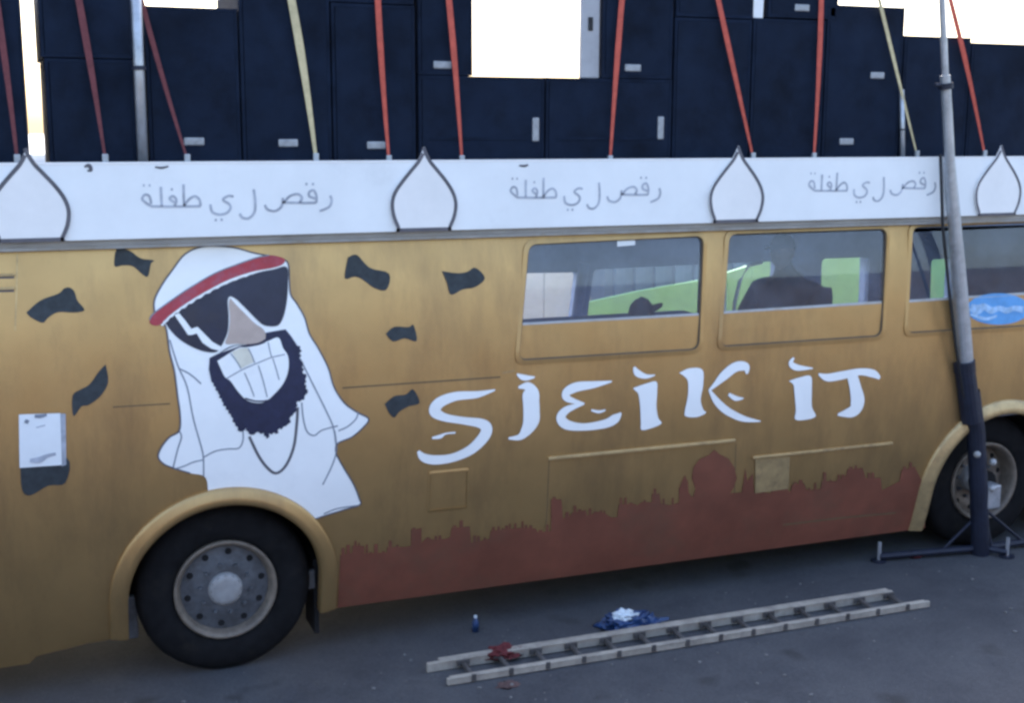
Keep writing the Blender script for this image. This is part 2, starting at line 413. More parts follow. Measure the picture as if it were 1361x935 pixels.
# onion dome boards standing up past the fascia
dome = [(0, 195), (3, 203), (9, 214), (18, 225), (30, 240), (39, 255), (43, 270), (41, 287), (35, 302), (30, 311)]
loop = [(563 + x, y) for x, y in dome] + [(563 - x - (1 if y > 250 else 0), y) for x, y in dome[::-1][:-1]]
dl = [fmap(x, y) for x, y in smooth_line(loop, 4)]
c563 = fmap(563, 260)[0]
for cx in (38, 563, 978, 1325):
    dx = fmap(cx, 260)[0] - c563
    z0 = Z_FB + 0.004
    pts = [(x + dx, max(z, z0)) for x, z in dl]
    bm = poly_bm([pts])
    for v in bm.verts: v.co.y = -0.037
    r = bmesh.ops.extrude_face_region(bm, geom=bm.faces[:])
    for e in r['geom']:
        if isinstance(e, bmesh.types.BMVert): e.co.y = -0.052
    bmesh.ops.recalc_face_normals(bm, faces=bm.faces[:])
    dm = link('dome_board', bm, DOMEW, bus)
    bm = bmesh.new(); prev = None
    n = len(pts)
    for i, (x, z) in enumerate(pts):
        xa, za = pts[max(i-1, 0)]; xb, zb = pts[min(i+1, n-1)]
        t = Vector((xb-xa, zb-za)); t = t.normalized() if t.length > 1e-9 else Vector((1, 0))
        nr = Vector((-t.y, t.x)); hw = 0.0085 if cx < 1300 else 0.007
        a = bm.verts.new((x + nr.x*0.004, -0.0535, z + nr.y*0.004)); b = bm.verts.new((x - nr.x*hw*2, -0.0535, z - nr.y*hw*2))
        if prev: bm.faces.new((prev[0], prev[1], b, a))
        prev = (a, b)
    bmesh.ops.recalc_face_normals(bm, faces=bm.faces[:])
    link('outline', bm, OUTL, dm)
# Arabic lettering, three times
c7 = crop(180, 230, 4.861)
arab = [
 [(1258, 145), (1268, 180), (1250, 220), (1190, 246)],
 [(1168, 192), (1170, 150), (1152, 112), (1124, 122), (1124, 150), (1165, 166)], [(1168, 192), (1100, 193), (1040, 192), (950, 190)], [(1098, 70), (1112, 72)], [(1140, 70), (1154, 72)],
 [(958, 190), (1000, 148), (1050, 136), (1076, 160), (1062, 190)], [(952, 160), (946, 212), (905, 245), (855, 236), (836, 205)],
 [(764, 105), (774, 190), (768, 255), (732, 292), (692, 288), (674, 262)],
 [(634, 152), (600, 148), (566, 172), (604, 200), (614, 226), (590, 258), (540, 268), (496, 250), (484, 202)], [(512, 302), (526, 304)], [(550, 302), (564, 302)],
 [(420, 214), (300, 216), (200, 216), (100, 215)], [(310, 72), (312, 140), (314, 214)], [(314, 212), (346, 170), (384, 150), (414, 172), (420, 212)],
 [(254, 214), (264, 172), (242, 148), (222, 166), (252, 190)], [(228, 104), (242, 106)], [(164, 88), (167, 150), (170, 214)],
 [(100, 214), (68, 192), (44, 168), (60, 140), (90, 150), (102, 200)], [(48, 80), (60, 80)], [(86, 80), (98, 80)]]
arab = [c7(l) for l in arab]
x440 = fmap(440, 262)[0]; z1 = fmap(310, 262)[1]
for k, (right, left) in enumerate(((440, 188), (877, 678), (1242, 1074))):
    xr = fmap(right, 262)[0]; xl = fmap(left, 262)[0]; w1 = x440 - fmap(188, 262)[0]; sc = (xr - xl)/w1
    def amap(px, py):
        x, z = fmap(px, py); return (xr + (x - x440)*sc, z1 + (z - z1)*(0.9 + 0.1*sc) + (0, 0.012, 0.022)[k])
    bm = bmesh.new()
    for ln in arab: stroke_bm(bm, ln, amap, 3.0, 5)
    for v in bm.verts: v.co.y = -0.0375
    link('lettering', bm, SCRIPT, bus)
# dark smudges at the top of the board
for ln in ([(112, 222, 2), (118, 220, 5), (121, 226, 4), (116, 227, 2)], [(206, 222, 2), (215, 223, 3), (224, 221, 2)], [(690, 220, 2), (697, 220.5, 3), (702, 219, 2)]): strokes('smudge', [ln], 3, 0.0375, OUTL, bus, f=lambda z: 0.0, mapf=fmap)

# wheel arch flares
for c in (hubF, hubR):
    bm = bmesh.new(); prev = None
    secs = [(R_IN - 0.012, 0.05), (R_IN - 0.012, -0.040), (R_IN + 0.004, -0.050), (R_IN + 0.035, -0.044), (R_OUT - 0.025, -0.026), (R_OUT - 0.006, -0.020), (R_OUT, -0.012), (R_OUT + 0.002, 0.01)]
    rows = []
    n = 44
    path = [(-1, 0, Z_SK), (-1, 0, (Z_SK + c.z)/2)] + [(-math.cos(math.pi*k/n), math.sin(math.pi*k/n), None) for k in range(n+1)] + [(1, 0, (Z_SK + c.z)/2), (1, 0, Z_SK)]
    for dx, dz, zz in path:
        row = []
        for r, y in secs:
            z = (c.z + r*dz) if zz is None else zz
            row.append(bm.verts.new((c.x + r*dx, prof(max(z, Z_SK)) + y, z)))
        if prev:
            for i in range(len(row)-1): bm.faces.new((prev[i], prev[i+1], row[i+1], row[i]))
        prev = row
    bmesh.ops.recalc_face_normals(bm, faces=bm.faces[:])
    link('wheel_arch', bm, GOLDT if c is hubR else GOLD, bus, smooth=True)
    # dark wheel well
    bm = bmesh.new(); A = []; B = []
    for x, z in arch_pts(c, R_IN + 0.03, 0.30 + gz(c.x), 24):
        A.append(bm.verts.new((x, 0.24 if z < 0.7 else 0.12, z))); B.append(bm.verts.new((x, 0.82, z)))
    for i in range(len(A)-1): bm.faces.new((A[i], A[i+1], B[i+1], B[i]))
    bm.faces.new(B)
    link('wheel_well', bm, UNDER, bus)

def wheel(c, y0, dish):
    w = empty('wheel', (c.x, y0, c.z)); w.parent = bus
    bm = bmesh.new()                    # tyre: y = 0 is the outer side wall
    lathe(bm, [(0.300, 0.025), (0.310, 0.004), (0.345, -0.006), (0.40, -0.012), (0.455, -0.004), (0.485, 0.012), (0.500, 0.03), (0.512, 0.05), (RW, 0.09), (RW, 0.12), (RW - 0.008, 0.125), (RW - 0.008, 0.135), (RW, 0.14), (RW, 0.2), (0.50, 0.24), (0.46, 0.27), (0.31, 0.265), (0.30, 0.25)], (0, 0, 0), 64)
    bmesh.ops.recalc_face_normals(bm, faces=bm.faces[:])
    t = link('tyre', bm, TYRE, w, smooth=True)
    bm = bmesh.new()                    # rim: rolled edge and barrel
    dp = 0.05 if not dish else 0.11
    lathe(bm, [(0.302, 0.02), (0.304, -0.004), (0.296, -0.014), (0.284, -0.008), (0.274, 0.004), (0.266, 0.02), (0.258, dp)], (0, 0, 0), 64)
    bmesh.ops.recalc_face_normals(bm, faces=bm.faces[:])
    link('rim', bm, RIMM, w, smooth=True)
    bm = bmesh.new()                    # disc
    lathe(bm, [(0.262, dp + 0.004), (0.235, dp), (0.20, dp - 0.004), (0.16, dp - 0.02 if not dish else dp + 0.02), (0.12, dp - 0.028 if not dish else dp + 0.03), (0.0, dp - 0.028 if not dish else dp + 0.03)], (0, 0, 0), 64)
    bmesh.ops.recalc_face_normals(bm, faces=bm.faces[:])
    link('disc', bm, DISC if not dish else RIMM, w, smooth=True)
    for k in range(10):                 # hand holes and wheel nuts
        a = 2*math.pi*(k + 0.3)/10
        bm = bmesh.new(); lathe(bm, [(0.0, -0.001), (0.019, -0.001), (0.021, 0.004)], (0.222*math.cos(a), dp - 0.004, 0.222*math.sin(a)), 12)
        link('hand_hole', bm, UNDER, w)
        a += 0.31
        bm = bmesh.new(); yy = dp - 0.024 if not dish else dp + 0.012
        lathe(bm, [(0.0, -0.022), (0.012, -0.020), (0.014, 0.0), (0.014, 0.02)], (0.150*math.cos(a), yy, 0.150*math.sin(a)), 6)
        bmesh.ops.recalc_face_normals(bm, faces=bm.faces[:])
        link('wheel_nut', bm, DISC, w)
    bm = bmesh.new()
    lathe(bm, [(0.0, -0.040), (0.06, -0.040), (0.086, -0.036), (0.098, -0.026), (0.104, 0.0), (0.108, 0.03)], (0, dp - 0.02 if not dish else dp, 0), 40)
    bmesh.ops.recalc_face_normals(bm, faces=bm.faces[:])
    link('hub_cap', bm, HUBM, w, smooth=True)
    return w
wheel(hubF, 0.155, False)
wheel(hubR, 0.175, True)
w2 = wheel(Vector((hubR.x, 0, hubR.z)), 0.47, True)
for c in (hubF, hubR):                   # far side wheels, turned round
    wf = wheel(c, 0, c is hubR); wf.location.y = BUSW - 0.17; wf.rotation_euler.z = math.pi
    wf.location.x = c.x
# mud flap and bracket behind the front wheel, pale bracket before it
boxo('mud_flap', (hubF.x + 0.545, 0.24, 0.12), (hubF.x + 0.575, 0.50, 0.60), UNDER, bus, 0.004)
boxo('bracket', (hubF.x + 0.47, 0.22, 0.42), (hubF.x + 0.55, 0.26, 0.54), DISC, bus, 0.008)
boxo('bracket', (hubF.x - 0.60, 0.26, 0.24), (hubF.x - 0.50, 0.32, 0.50), DISC, bus, 0.012)

# shell: far side, roof, ends, floor, chassis
fw = [[at(a, b, BUSW - 0.06) for a, b in q] for q in ([(560, 364), (767, 361), (756, 450), (560, 456)], [(784, 357), (1030, 346), (1022, 446), (771, 455)],
                                                    [(1086, 343), (1149, 341), (1145, 440), (1083, 444)], [(1231, 344), (1263, 343), (1259, 432), (1228, 435)])]
fz0 = min(p.z for q in fw for p in q)
loops = [rrect([(p.x, p.z) for p in q], 0.05) for q in fw]
bm = poly_bm([[(XL, Z_SK)] + arch_pts(hubF, R_IN+0.02, Z_SK) + arch_pts(hubR, R_IN+0.02, Z_SK) + [(XR, Z_SK), (XR, Z_WT), (XL, Z_WT)]] + loops)
bend(bm, 0.0)
for v in bm.verts: v.co.y = BUSW - v.co.y
o = link('far_side_panel', bm, GOLD, bus); o.data.materials.append(INT)
bm = poly_bm([[(XL+0.02, 0.95), (XR-0.02, 0.95), (XR-0.02, Z_WT - 0.06), (XL+0.02, Z_WT - 0.06)]] + loops)
for v in bm.verts: v.co.y = BUSW - 0.13
link('far_lining', bm, INT, bus)
for q in fw:
    bm = poly_bm([rrect([(p.x, p.z) for p in q], 0.05)])
    for v in bm.verts: v.co.y = BUSW - 0.09
    link('far_pane', bm, GLASS, bus)
    lp = rrect([(p.x, p.z) for p in q], 0.05); bm = bmesh.new()
    A = [bm.verts.new((x, BUSW - 0.135, z)) for x, z in lp]; Bv = [bm.verts.new((x, BUSW + 0.004, z)) for x, z in lp]
    for i in range(len(lp)): bm.faces.new((A[i], A[(i+1) % len(lp)], Bv[(i+1) % len(lp)], Bv[i]))
    link('window_reveal', bm, INT, bus)
boxo('roof', (XL, 0.012, Z_WT + 0.005), (XR, BUSW - 0.012, Z_FT - 0.07), ROOFM, bus, 0.02)
boxo('ceiling_lining', (XL + 0.02, 0.10, Z_WT - 0.03), (XR - 0.02, BUSW - 0.14, Z_WT + 0.003), INT, bus)
boxo('far_fascia', (XL, BUSW + 0.005, Z_FB), (XR, BUSW + 0.035, Z_FT), WHITE, bus, 0.003)
boxo('end_panel', (XL - 0.06, 0.06, Z_SK), (XL + 0.001, BUSW - 0.06, Z_FT - 0.08), GOLD, bus, 0.02)
boxo('end_panel', (XR - 0.001, 0.06, Z_SK), (XR + 0.06, BUSW - 0.06, Z_FT - 0.08), GOLD, bus, 0.02)
boxo('end_fascia', (XL - 0.03, -0.005, Z_FB), (XL - 0.001, BUSW + 0.004, Z_FT), WHITE, bus)
boxo('end_fascia', (XR + 0.001, -0.005, Z_FB), (XR + 0.03, BUSW + 0.004, Z_FT), WHITE, bus)
boxo('cabin_floor', (XL + 0.02, 0.09, 1.12), (XR - 0.02, BUSW - 0.14, 1.16), INT, bus)
xa, xb = hubF.x - 0.62, hubF.x + 0.62; xc, xd = hubR.x - 0.62, hubR.x + 0.62
for a, b in ((XL + 0.02, xa), (xb, xc), (xd, XR - 0.02)):
    boxo('underbody_blocker', (a + 0.1, 0.42, 0.19 + gz(b)*0.6), (b - 0.25, BUSW - 0.42, Z_SK + 0.019), UNDER, bus, 0.03)  # black boxes added to keep light out from under the bus
    boxo('chassis', (a, 0.20, Z_SK + 0.02), (b, BUSW - 0.22, 1.10), UNDER, bus)
for c in (hubF, hubR):
    bm = bmesh.new(); tube(bm, [(c.x, 0.15, c.z), (c.x, BUSW - 0.15, c.z)], 0.09); link('axle', bm, UNDER, bus)
    boxo('chassis', (c.x - 0.6, 0.86, 0.62), (c.x + 0.6, BUSW - 0.86, 1.10), UNDER, bus)
# inner lining of the near wall below and between the windows, leaving the openings free
bm = poly_bm([[(XL + 0.02, 1.17), (XR - 0.02, 1.17), (XR - 0.02, Z_WT - 0.04), (XL + 0.02, Z_WT - 0.04)]] + [rrect(inset(w, -0.01)) for w in wins])
for v in bm.verts: v.co.y = 0.085
link('near_lining', bm, INT, bus)

# slanting dark post between the far windows and a bent grab rail
bm = bmesh.new(); tube(bm, [at(777, 350, BUSW - 0.25), at(758, 470, BUSW - 0.25)], 0.045); link('cabin_post', bm, INT, bus)
bm = bmesh.new(); tube(bm, [at(975, 440, 0.7), at(976, 405, 0.7), at(983, 375, 0.7), at(995, 353, 0.7), at(1012, 349, 0.9)], 0.013); link('grab_rail', bm, STEEL, bus)
bm = bmesh.new(); tube(bm, [at(963, 366, 0.35), at(962, 440, 0.35)], 0.014); link('grab_rail', bm, BAGW, bus)
# bench seat under the sitting person
seat_c = at(1035, 360, 0.62)
boxo('seat_cushion', (seat_c.x - 0.38, 0.25, 1.45), (seat_c.x + 0.30, 1.15, 1.60), INTS, bus, 0.04)
boxo('seat_back', (seat_c.x + 0.28, 0.25, 1.45), (seat_c.x + 0.40, 1.15, 1.92), INTS, bus, 0.04)
boxo('seat_base', (seat_c.x - 0.25, 0.35, 1.155), (seat_c.x + 0.25, 1.05, 1.455), INTS, bus)

# seams, hatch lips, flap and louvres on the side
def lip(name, a, b, h, t, m):
    p, q = side(*a), side(*b); z = (p[1] + q[1])/2
    boxo(name, (p[0], prof(z) - t, z - h/2), (q[0], prof(z) + 0.02, z + h/2), m, bus, min(h, t)*0.35)
lip('drip_rail', (728, 606), (976, 589), 0.022, 0.016, GOLDT)
lip('drip_rail', (1000, 606), (1185, 592), 0.020, 0.014, GOLDT)
for ln, lw, lf, lm in (([(455, 516), (665, 501.5)], 2.0, 0.0012, GOLDD), ([(150, 541.5), (226, 537)], 1.8, 0.0012, GOLDD), ([(668, 496), (684, 493)], 2.0, 0.0012, GOLDT), ([(1040, 698), (1115, 689), (1190, 682)], 2.4, 0.0052, GOLDD),
                       ([(730, 608), (726, 700)], 1.1, 0.0012, GOLDD), ([(978, 590), (975, 690)], 1.1, 0.0012, GOLDD)):
    strokes('seam', [ln], lw, lf, lm, bus)
q = [side(*p) for p in ((569, 627), (624, 622), (622, 676), (567, 682))]
flap = ring_strip(rrect(inset(q, 0.014), 0.012), rrect(q, 0.02), 0.008, 0.004, 'fuel_flap_rim', GOLD, bus)
bm = poly_bm([rrect(inset(q, 0.018), 0.012)]); bend(bm, 0.003); link('fuel_flap', bm, GOLD, bus)
bm = poly_bm([[side(*p) for p in ((1003, 611), (1049, 607), (1047, 650), (1003, 656))]]); bend(bm, 0.0075); link('bare_plate', bm, GOLDT, bus)
for y in (331, 366, 384):
    lip('louvre', (-60, y + 2), (20, y), 0.014, 0.012, GOLDT)
    strokes('louvre_gap', [[(-60, y + 4.5), (19, y + 2.8)]], 2.6, 0.0012, OUTL, bus)
strokes('seam', [[(23, 332), (22, 386), (20, 440)]], 1.5, 0.0012, GOLDT, bus)

# ------------------------------------------------------------------ painted pictures on the side
sky_px = [(450, 812), (452, 738), (468, 735), (468, 726), (484, 726), (484, 736), (514, 735), (514, 728), (540, 727), (546, 726), (546, 704), (560, 702), (560, 722), (568, 714), (575, 718), (594, 716), (598, 714), (600, 702), (624, 700), (626, 722), (650, 716), (652, 706), (690, 702), (712, 703), (714, 708), (732, 706), (732, 664), (746, 664), (748, 690), (760, 682), (778, 678), (780, 686), (795, 680), (812, 688), (820, 688), (822, 671), (844, 670), (846, 673), (852, 668), (866, 668), (866, 657), (876, 656), (878, 670), (890, 672), (902, 668), (902, 650), (906, 640), (910, 632), (914, 640), (915, 655), (920, 662), (924, 650), (919, 636), (921, 622), (929, 611), (942, 605), (949, 598), (956, 604), (968, 610), (976, 622), (979, 636), (975, 648), (970, 656), (985, 655), (988, 640), (990, 622), (993, 640), (1000, 630), (1002, 655), (1024, 656), (1026, 648), (1036, 648), (1050, 655), (1052, 645), (1068, 642), (1072, 652), (1090, 650), (1092, 640), (1110, 640), (1124, 632), (1126, 624), (1146, 622), (1150, 636), (1170, 635), (1172, 652), (1195, 640), (1198, 625), (1215, 620), (1225, 640), (1229, 703)]
rs = random.Random(21); fine = []
for (x0, y0), (x1, y1) in zip(sky_px[:-1], sky_px[1:]):   # many small roofs between the larger ones
    fine.append((x0, y0))
    if x1 - x0 >= 9 and abs(y1 - y0) < 9 and not (918 < x0 < 980):
        x = x0 + rs.uniform(1.5, 3)
        while x + 6 < x1:
            w_ = rs.uniform(2.2, 5); yb = y0 + (y1 - y0)*(x - x0)/(x1 - x0); hh = rs.choice((2, 3, 4, 5, 7, 9, 12))
            fine += [(x, yb), (x + 0.1, yb - hh), (x + w_, yb - hh), (x + w_ + 0.1, yb)]
            x += w_ + rs.uniform(1, 6)
fine.append(sky_px[-1]); sky_px = fine
pts = [side(*p) for p in sky_px]
# a finer, uneven row of roofs between the traced ones
pts[0] = (pts[1][0], Z_SK + 0.002); pts[-1] = (pts[-1][0], Z_SK + 0.002)
bm = poly_bm([pts]); bend(bm, 0.004)
link('skyline', bm, CITY, bus)

c5 = crop(190, 310, 2.397); c5a = crop(190, 320, 5.195); c6 = crop(260, 420, 5.194); c4 = lambda P: [(x/3.74, 310 + y/3.74) for x, y in P]
cm = crop(440, 320, 2.923)
robe = c5([(38, 262), (36, 215), (60, 165), (95, 115), (130, 70), (170, 48), (215, 40), (290, 46), (350, 62), (400, 72), (440, 80), (462, 98), (466, 150), (470, 195), (490, 225), (515, 270), (530, 320), (560, 370), (590, 430), (608, 490), (640, 540), (680, 570), (718, 592), (700, 620), (665, 650), (618, 672), (615, 705), (640, 750), (670, 800), (688, 845), (690, 866), (640, 882), (575, 902), (540, 915), (500, 885), (430, 850), (350, 832), (280, 832), (215, 850), (200, 780), (150, 765), (100, 750), (65, 735), (48, 712), (60, 680), (85, 650), (115, 630), (118, 580), (110, 520), (100, 440), (85, 380), (75, 310), (65, 288)])
rob = decal('robed_figure', robe, 0.004, WPAINT, bus)
strokes('outline', [robe[0:13], robe[12:27], robe[26:34], robe[40:] + robe[:1]], 2.0, 0.0055, OUTL, rob)
strokes('fold_line', [c5(l) for l in (
    [(85, 340), (110, 420), (140, 490), (160, 590), (185, 680), (192, 715), (193, 775)],
    [(192, 715), (230, 695), (270, 688), (305, 685), (318, 660), (318, 630)],
    [(115, 630), (122, 650), (110, 690), (95, 750)], [(195, 722), (160, 730), (130, 743), (100, 752)],
    [(500, 400), (540, 480), (580, 560), (606, 620), (615, 680)],
    [(505, 540), (510, 590), (522, 632), (545, 645), (570, 628), (620, 614)],
    [(610, 630), (616, 690), (602, 740), (572, 802)], [(622, 630), (652, 616), (678, 592), (685, 570)],
    [(575, 895), (620, 878), (688, 868)], [(112, 430), (150, 450), (185, 480)])], 1.8, 0.0055, THIN, rob)
band = [(45, 545), (75, 500), (200, 410), (350, 310), (500, 225), (650, 165), (780, 120), (870, 100), (940, 110), (978, 130), (960, 165), (880, 190), (760, 212), (600, 265), (450, 340), (300, 430), (190, 510), (120, 578), (75, 585), (48, 570)]
decal('head_band', c5a(band), 0.007, REDP, rob)
strokes('band_edge', [c5a([(45, 545), (75, 500), (200, 408), (350, 308), (500, 223), (650, 163), (780, 118), (870, 98)])], 1.6, 0.0085, THIN, rob)
zig = []
base = smooth_line([(125, 585), (200, 515), (310, 437), (455, 350), (605, 275), (760, 222)], 5)
for i, (x, y) in enumerate(base): zig.append((x, y + (5 if i % 2 else -5)))
strokes('band_stitch', [c5a(zig)], 2.2, 0.0085, WPAINT, rob)
glasses = [(155, 570), (230, 492), (350, 412), (500, 332), (650, 267), (800, 217), (900, 197), (992, 182), (1000, 300), (992, 420), (970, 520), (940, 578), (900, 592), (840, 586), (800, 560), (740, 500), (680, 440), (640, 402), (600, 385), (584, 420), (590, 520), (585, 620), (560, 690), (530, 742), (500, 770), (420, 765), (330, 730), (250, 680), (190, 620)]
decal('sunglasses', c5a(glasses), 0.0065, LENS, rob)
decal('lens_flash', c5a([(215, 510), (248, 500), (290, 550), (332, 608), (375, 594), (420, 640), (480, 700), (545, 735), (522, 758), (470, 745), (410, 705), (370, 640), (335, 650), (310, 650), (270, 590)]), 0.0085, WPAINT, rob, sm=False)
decal('nose', c5a([(600, 395), (640, 440), (700, 500), (770, 570), (830, 612), (845, 670), (790, 705), (700, 715), (640, 710), (585, 715), (568, 700), (588, 640), (600, 540), (592, 440)]), 0.008, NOSE, rob)
beard = [(150, 262), (95, 290), (90, 370), (105, 440), (150, 520), (190, 600), (240, 680), (270, 740), (305, 800), (335, 790), (350, 772), (365, 815), (385, 822), (430, 800), (470, 808), (488, 850), (505, 812), (540, 805), (552, 815), (575, 778), (620, 762), (640, 745), (655, 695), (690, 662), (700, 590), (748, 578), (752, 550), (772, 530), (750, 470), (764, 420), (735, 385), (738, 340), (716, 290), (722, 210), (700, 205), (665, 150), (620, 92), (540, 105), (470, 118), (480, 160), (300, 210)]
rng = random.Random(3)
tuft = []
for i in range(len(beard)):
    a, b = beard[i], beard[(i+1) % len(beard)]
    tuft.append(a)
    L_ = math.hypot(b[0]-a[0], b[1]-a[1])
    if 3 <= i < 34 and L_ > 30:
        n = int(L_/14)
        for k in range(1, n):
            t = k/n; j = rng.uniform(3, 13)*(1 if k % 2 else -0.3)
            nx, ny = -(b[1]-a[1])/L_, (b[0]-a[0])/L_
            tuft.append((a[0] + (b[0]-a[0])*t + nx*j, a[1] + (b[1]-a[1])*t + ny*j))
decal('beard', c6(tuft), 0.0065, NAVY, rob, sm=False)
decal('grin', c6([(148, 310), (180, 290), (250, 245), (300, 218), (350, 216), (430, 200), (500, 172), (570, 150), (600, 220), (636, 280), (636, 380), (600, 470), (540, 540), (480, 590), (420, 600), (350, 580), (290, 520), (240, 450), (200, 420), (175, 370)]), 0.0095, WPAINT, rob)
decal('tooth', c6([(250, 250), (300, 222), (352, 220), (366, 240), (398, 318), (312, 362)]), 0.0105, TOOTH, rob, sm=False)
strokes('tooth_line', [c6(l) for l in ([(210, 432), (320, 370), (430, 322), (520, 286), (612, 265)], [(240, 258), (280, 310), (312, 365)], [(360, 222), (385, 270), (405, 325)], [(498, 180), (508, 230), (522, 285)], [(335, 392), (370, 470), (402, 555)], [(430, 340), (462, 440), (492, 560)], [(530, 292), (552, 360), (574, 440)])], 1.3, 0.0115, THIN, rob)
strokes('lip_line', [c6([(340, 568), (420, 588), (520, 572), (600, 480)]), c6([(155, 262, 3), (220, 222, 7), (290, 200, 4), (400, 205, 3), (480, 182, 3)]), c6([(480, 140, 5), (560, 112, 9), (615, 98, 5)])], 2, 0.0115, NAVY, rob)
strokes('necklace', [c5([(338, 648), (368, 710), (398, 750), (425, 765), (455, 740), (480, 680), (490, 600), (492, 555)])], 3.6, 0.0055, OUTL, rob)
bills = [c4([(580, 75), (600, 71), (650, 90), (700, 125), (765, 135), (750, 152), (735, 215), (705, 202), (660, 165), (610, 160), (570, 165), (570, 110)]),
         c4([(130, 395), (200, 335), (290, 300), (318, 275), (345, 270), (370, 290), (385, 335), (420, 382), (370, 395), (290, 393), (240, 420), (212, 446), (155, 420)]),
         c4([(525, 652), (538, 740), (500, 810), (440, 855), (405, 862), (365, 910), (360, 810), (400, 778), (445, 752), (490, 690)]),
         cm([(65, 65), (100, 55), (150, 105), (225, 128), (215, 190), (170, 185), (120, 150), (90, 140), (53, 145)]),
         cm([(430, 118), (490, 126), (530, 120), (560, 105), (597, 145), (560, 180), (510, 190), (465, 210), (450, 165)]),
         cm([(212, 362), (245, 335), (300, 336), (320, 328), (332, 390), (285, 380), (240, 392)]),
         cm([(208, 635), (245, 605), (290, 598), (318, 578), (343, 630), (300, 645), (265, 665), (245, 688), (225, 670)]),
         [(27, 612), (88, 608), (87, 642), (64, 646), (40, 659), (29, 650)]]
for b in bills: decal('painted_banknote', b, 0.004, BILL, bus)
# the words on the side
cl = crop(540, 470, 2.1266)
def brush(lines, polys=()):
    bm = bmesh.new()
    for ln in lines: stroke_bm(bm, cl(ln), side, None, 8)
    for v in bm.verts: v.co.y = prof(v.co.z) - 0.0055
    off = 0.0045
    for pg in polys:
        P = [side(*p) for p in smooth_line(cl(pg) + [cl(pg)[0]], 4)[:-1]]
        b2 = poly_bm([P]); bend(b2, off)
        me = bpy.data.meshes.new('t'); b2.to_mesh(me); b2.free(); bm.from_mesh(me); bpy.data.meshes.remove(me)
    link('letter', bm, WPAINT, bus)
brush([[(250, 103, 4), (200, 116, 18), (140, 121, 24), (95, 138, 30), (80, 162, 32), (105, 180, 22), (160, 190, 20), (210, 198, 26), (226, 214, 32), (215, 240, 32), (180, 273, 28), (130, 295, 24), (80, 301, 26), (48, 294, 22), (33, 276, 8)],
       [(72, 239, 6), (95, 235, 11), (110, 227, 5), (138, 224, 5)]])
brush([[(312, 58, 4), (325, 66, 14), (340, 69, 14), (362, 67, 4)], [(316, 96, 6), (340, 93, 24), (350, 112, 46), (352, 140, 46), (353, 165, 46), (352, 190, 46), (340, 215, 34), (320, 236, 18), (288, 240, 6)]])
brush([[(580, 79, 4), (530, 88, 18), (480, 95, 26), (452, 110, 24), (456, 128, 18), (502, 143, 6)], [(500, 142, 6), (455, 158, 20), (436, 180, 26), (452, 201, 26), (500, 208, 20), (560, 199, 24), (590, 184, 26), (606, 168, 5)], [(522, 160, 5), (543, 165, 8), (562, 160, 4)]])
brush([[(643, 38, 6), (652, 55, 18), (676, 65, 12), (702, 61, 3)]], [[(640, 98), (680, 84), (706, 80), (708, 110), (706, 150), (711, 182), (720, 198), (690, 212), (664, 216), (662, 195), (660, 150), (655, 115), (646, 105)]])
brush([[(962, 58, 6), (958, 38, 22), (930, 38, 26), (898, 62, 26), (872, 88, 14), (855, 104, 6)], [(855, 102, 6), (876, 135, 18), (905, 162, 20), (950, 184, 16), (1000, 192, 3)], [(910, 115, 8), (930, 127, 13), (952, 127, 3)]],
      [[(770, 55), (800, 42), (836, 46), (838, 90), (831, 130), (838, 158), (846, 168), (820, 180), (790, 178), (786, 165), (795, 120), (795, 80), (785, 65)]])
brush([[(1094, 12, 6), (1086, 28, 14), (1104, 40, 16), (1148, 42, 3)]], [[(1080, 78), (1110, 68), (1142, 64), (1145, 100), (1145, 150), (1156, 178), (1125, 188), (1098, 186), (1100, 160), (1096, 110), (1093, 88)]])
brush([[(1164, 58, 5), (1190, 68, 20), (1230, 62, 22), (1280, 52, 18), (1318, 57, 20), (1337, 70, 8)], [(1258, 58, 30), (1268, 98, 34), (1274, 138, 42), (1260, 163, 34), (1218, 173, 6)]])

# sheet of paper taped over the lowest banknote
pp = empty('paper_notice', (*at(54, 620, 0.02),))
tag(pp, 'white paper notice in a plastic sleeve taped over a painted banknote', 'notice')
q = [side(*p) for p in ((25, 551), (80, 549), (82, 618), (26, 622))]
bm = poly_bm([q]); bend(bm, 0.008)
for v in bm.verts: v.co.y -= 0.004*math.sin((v.co.x - q[0][0])*9)
rel(link('sheet', bm, PAPER), pp)
for nm, l, m in (('print', [[(33, 559, 5), (38, 561, 5)]], THIN), ('print', [[(46, 553, 4), (54, 553, 5), (62, 551, 3)]], THIN), ('print', [[(40, 612, 5), (52, 611, 8), (62, 606, 5), (74, 603, 4)]], SCRIPT), ('print', [[(48, 568, 1.5), (60, 565, 1.5)]], SCRIPT)):
    rel(strokes(nm, l, 4, 0.0135, m, None), pp)
bm = poly_bm([[side(*p) for p in ((80, 550), (87, 550), (88, 618), (82, 620))]]); bend(bm, 0.007)
rel(link('sleeve_edge', bm, SCRIPT), pp)

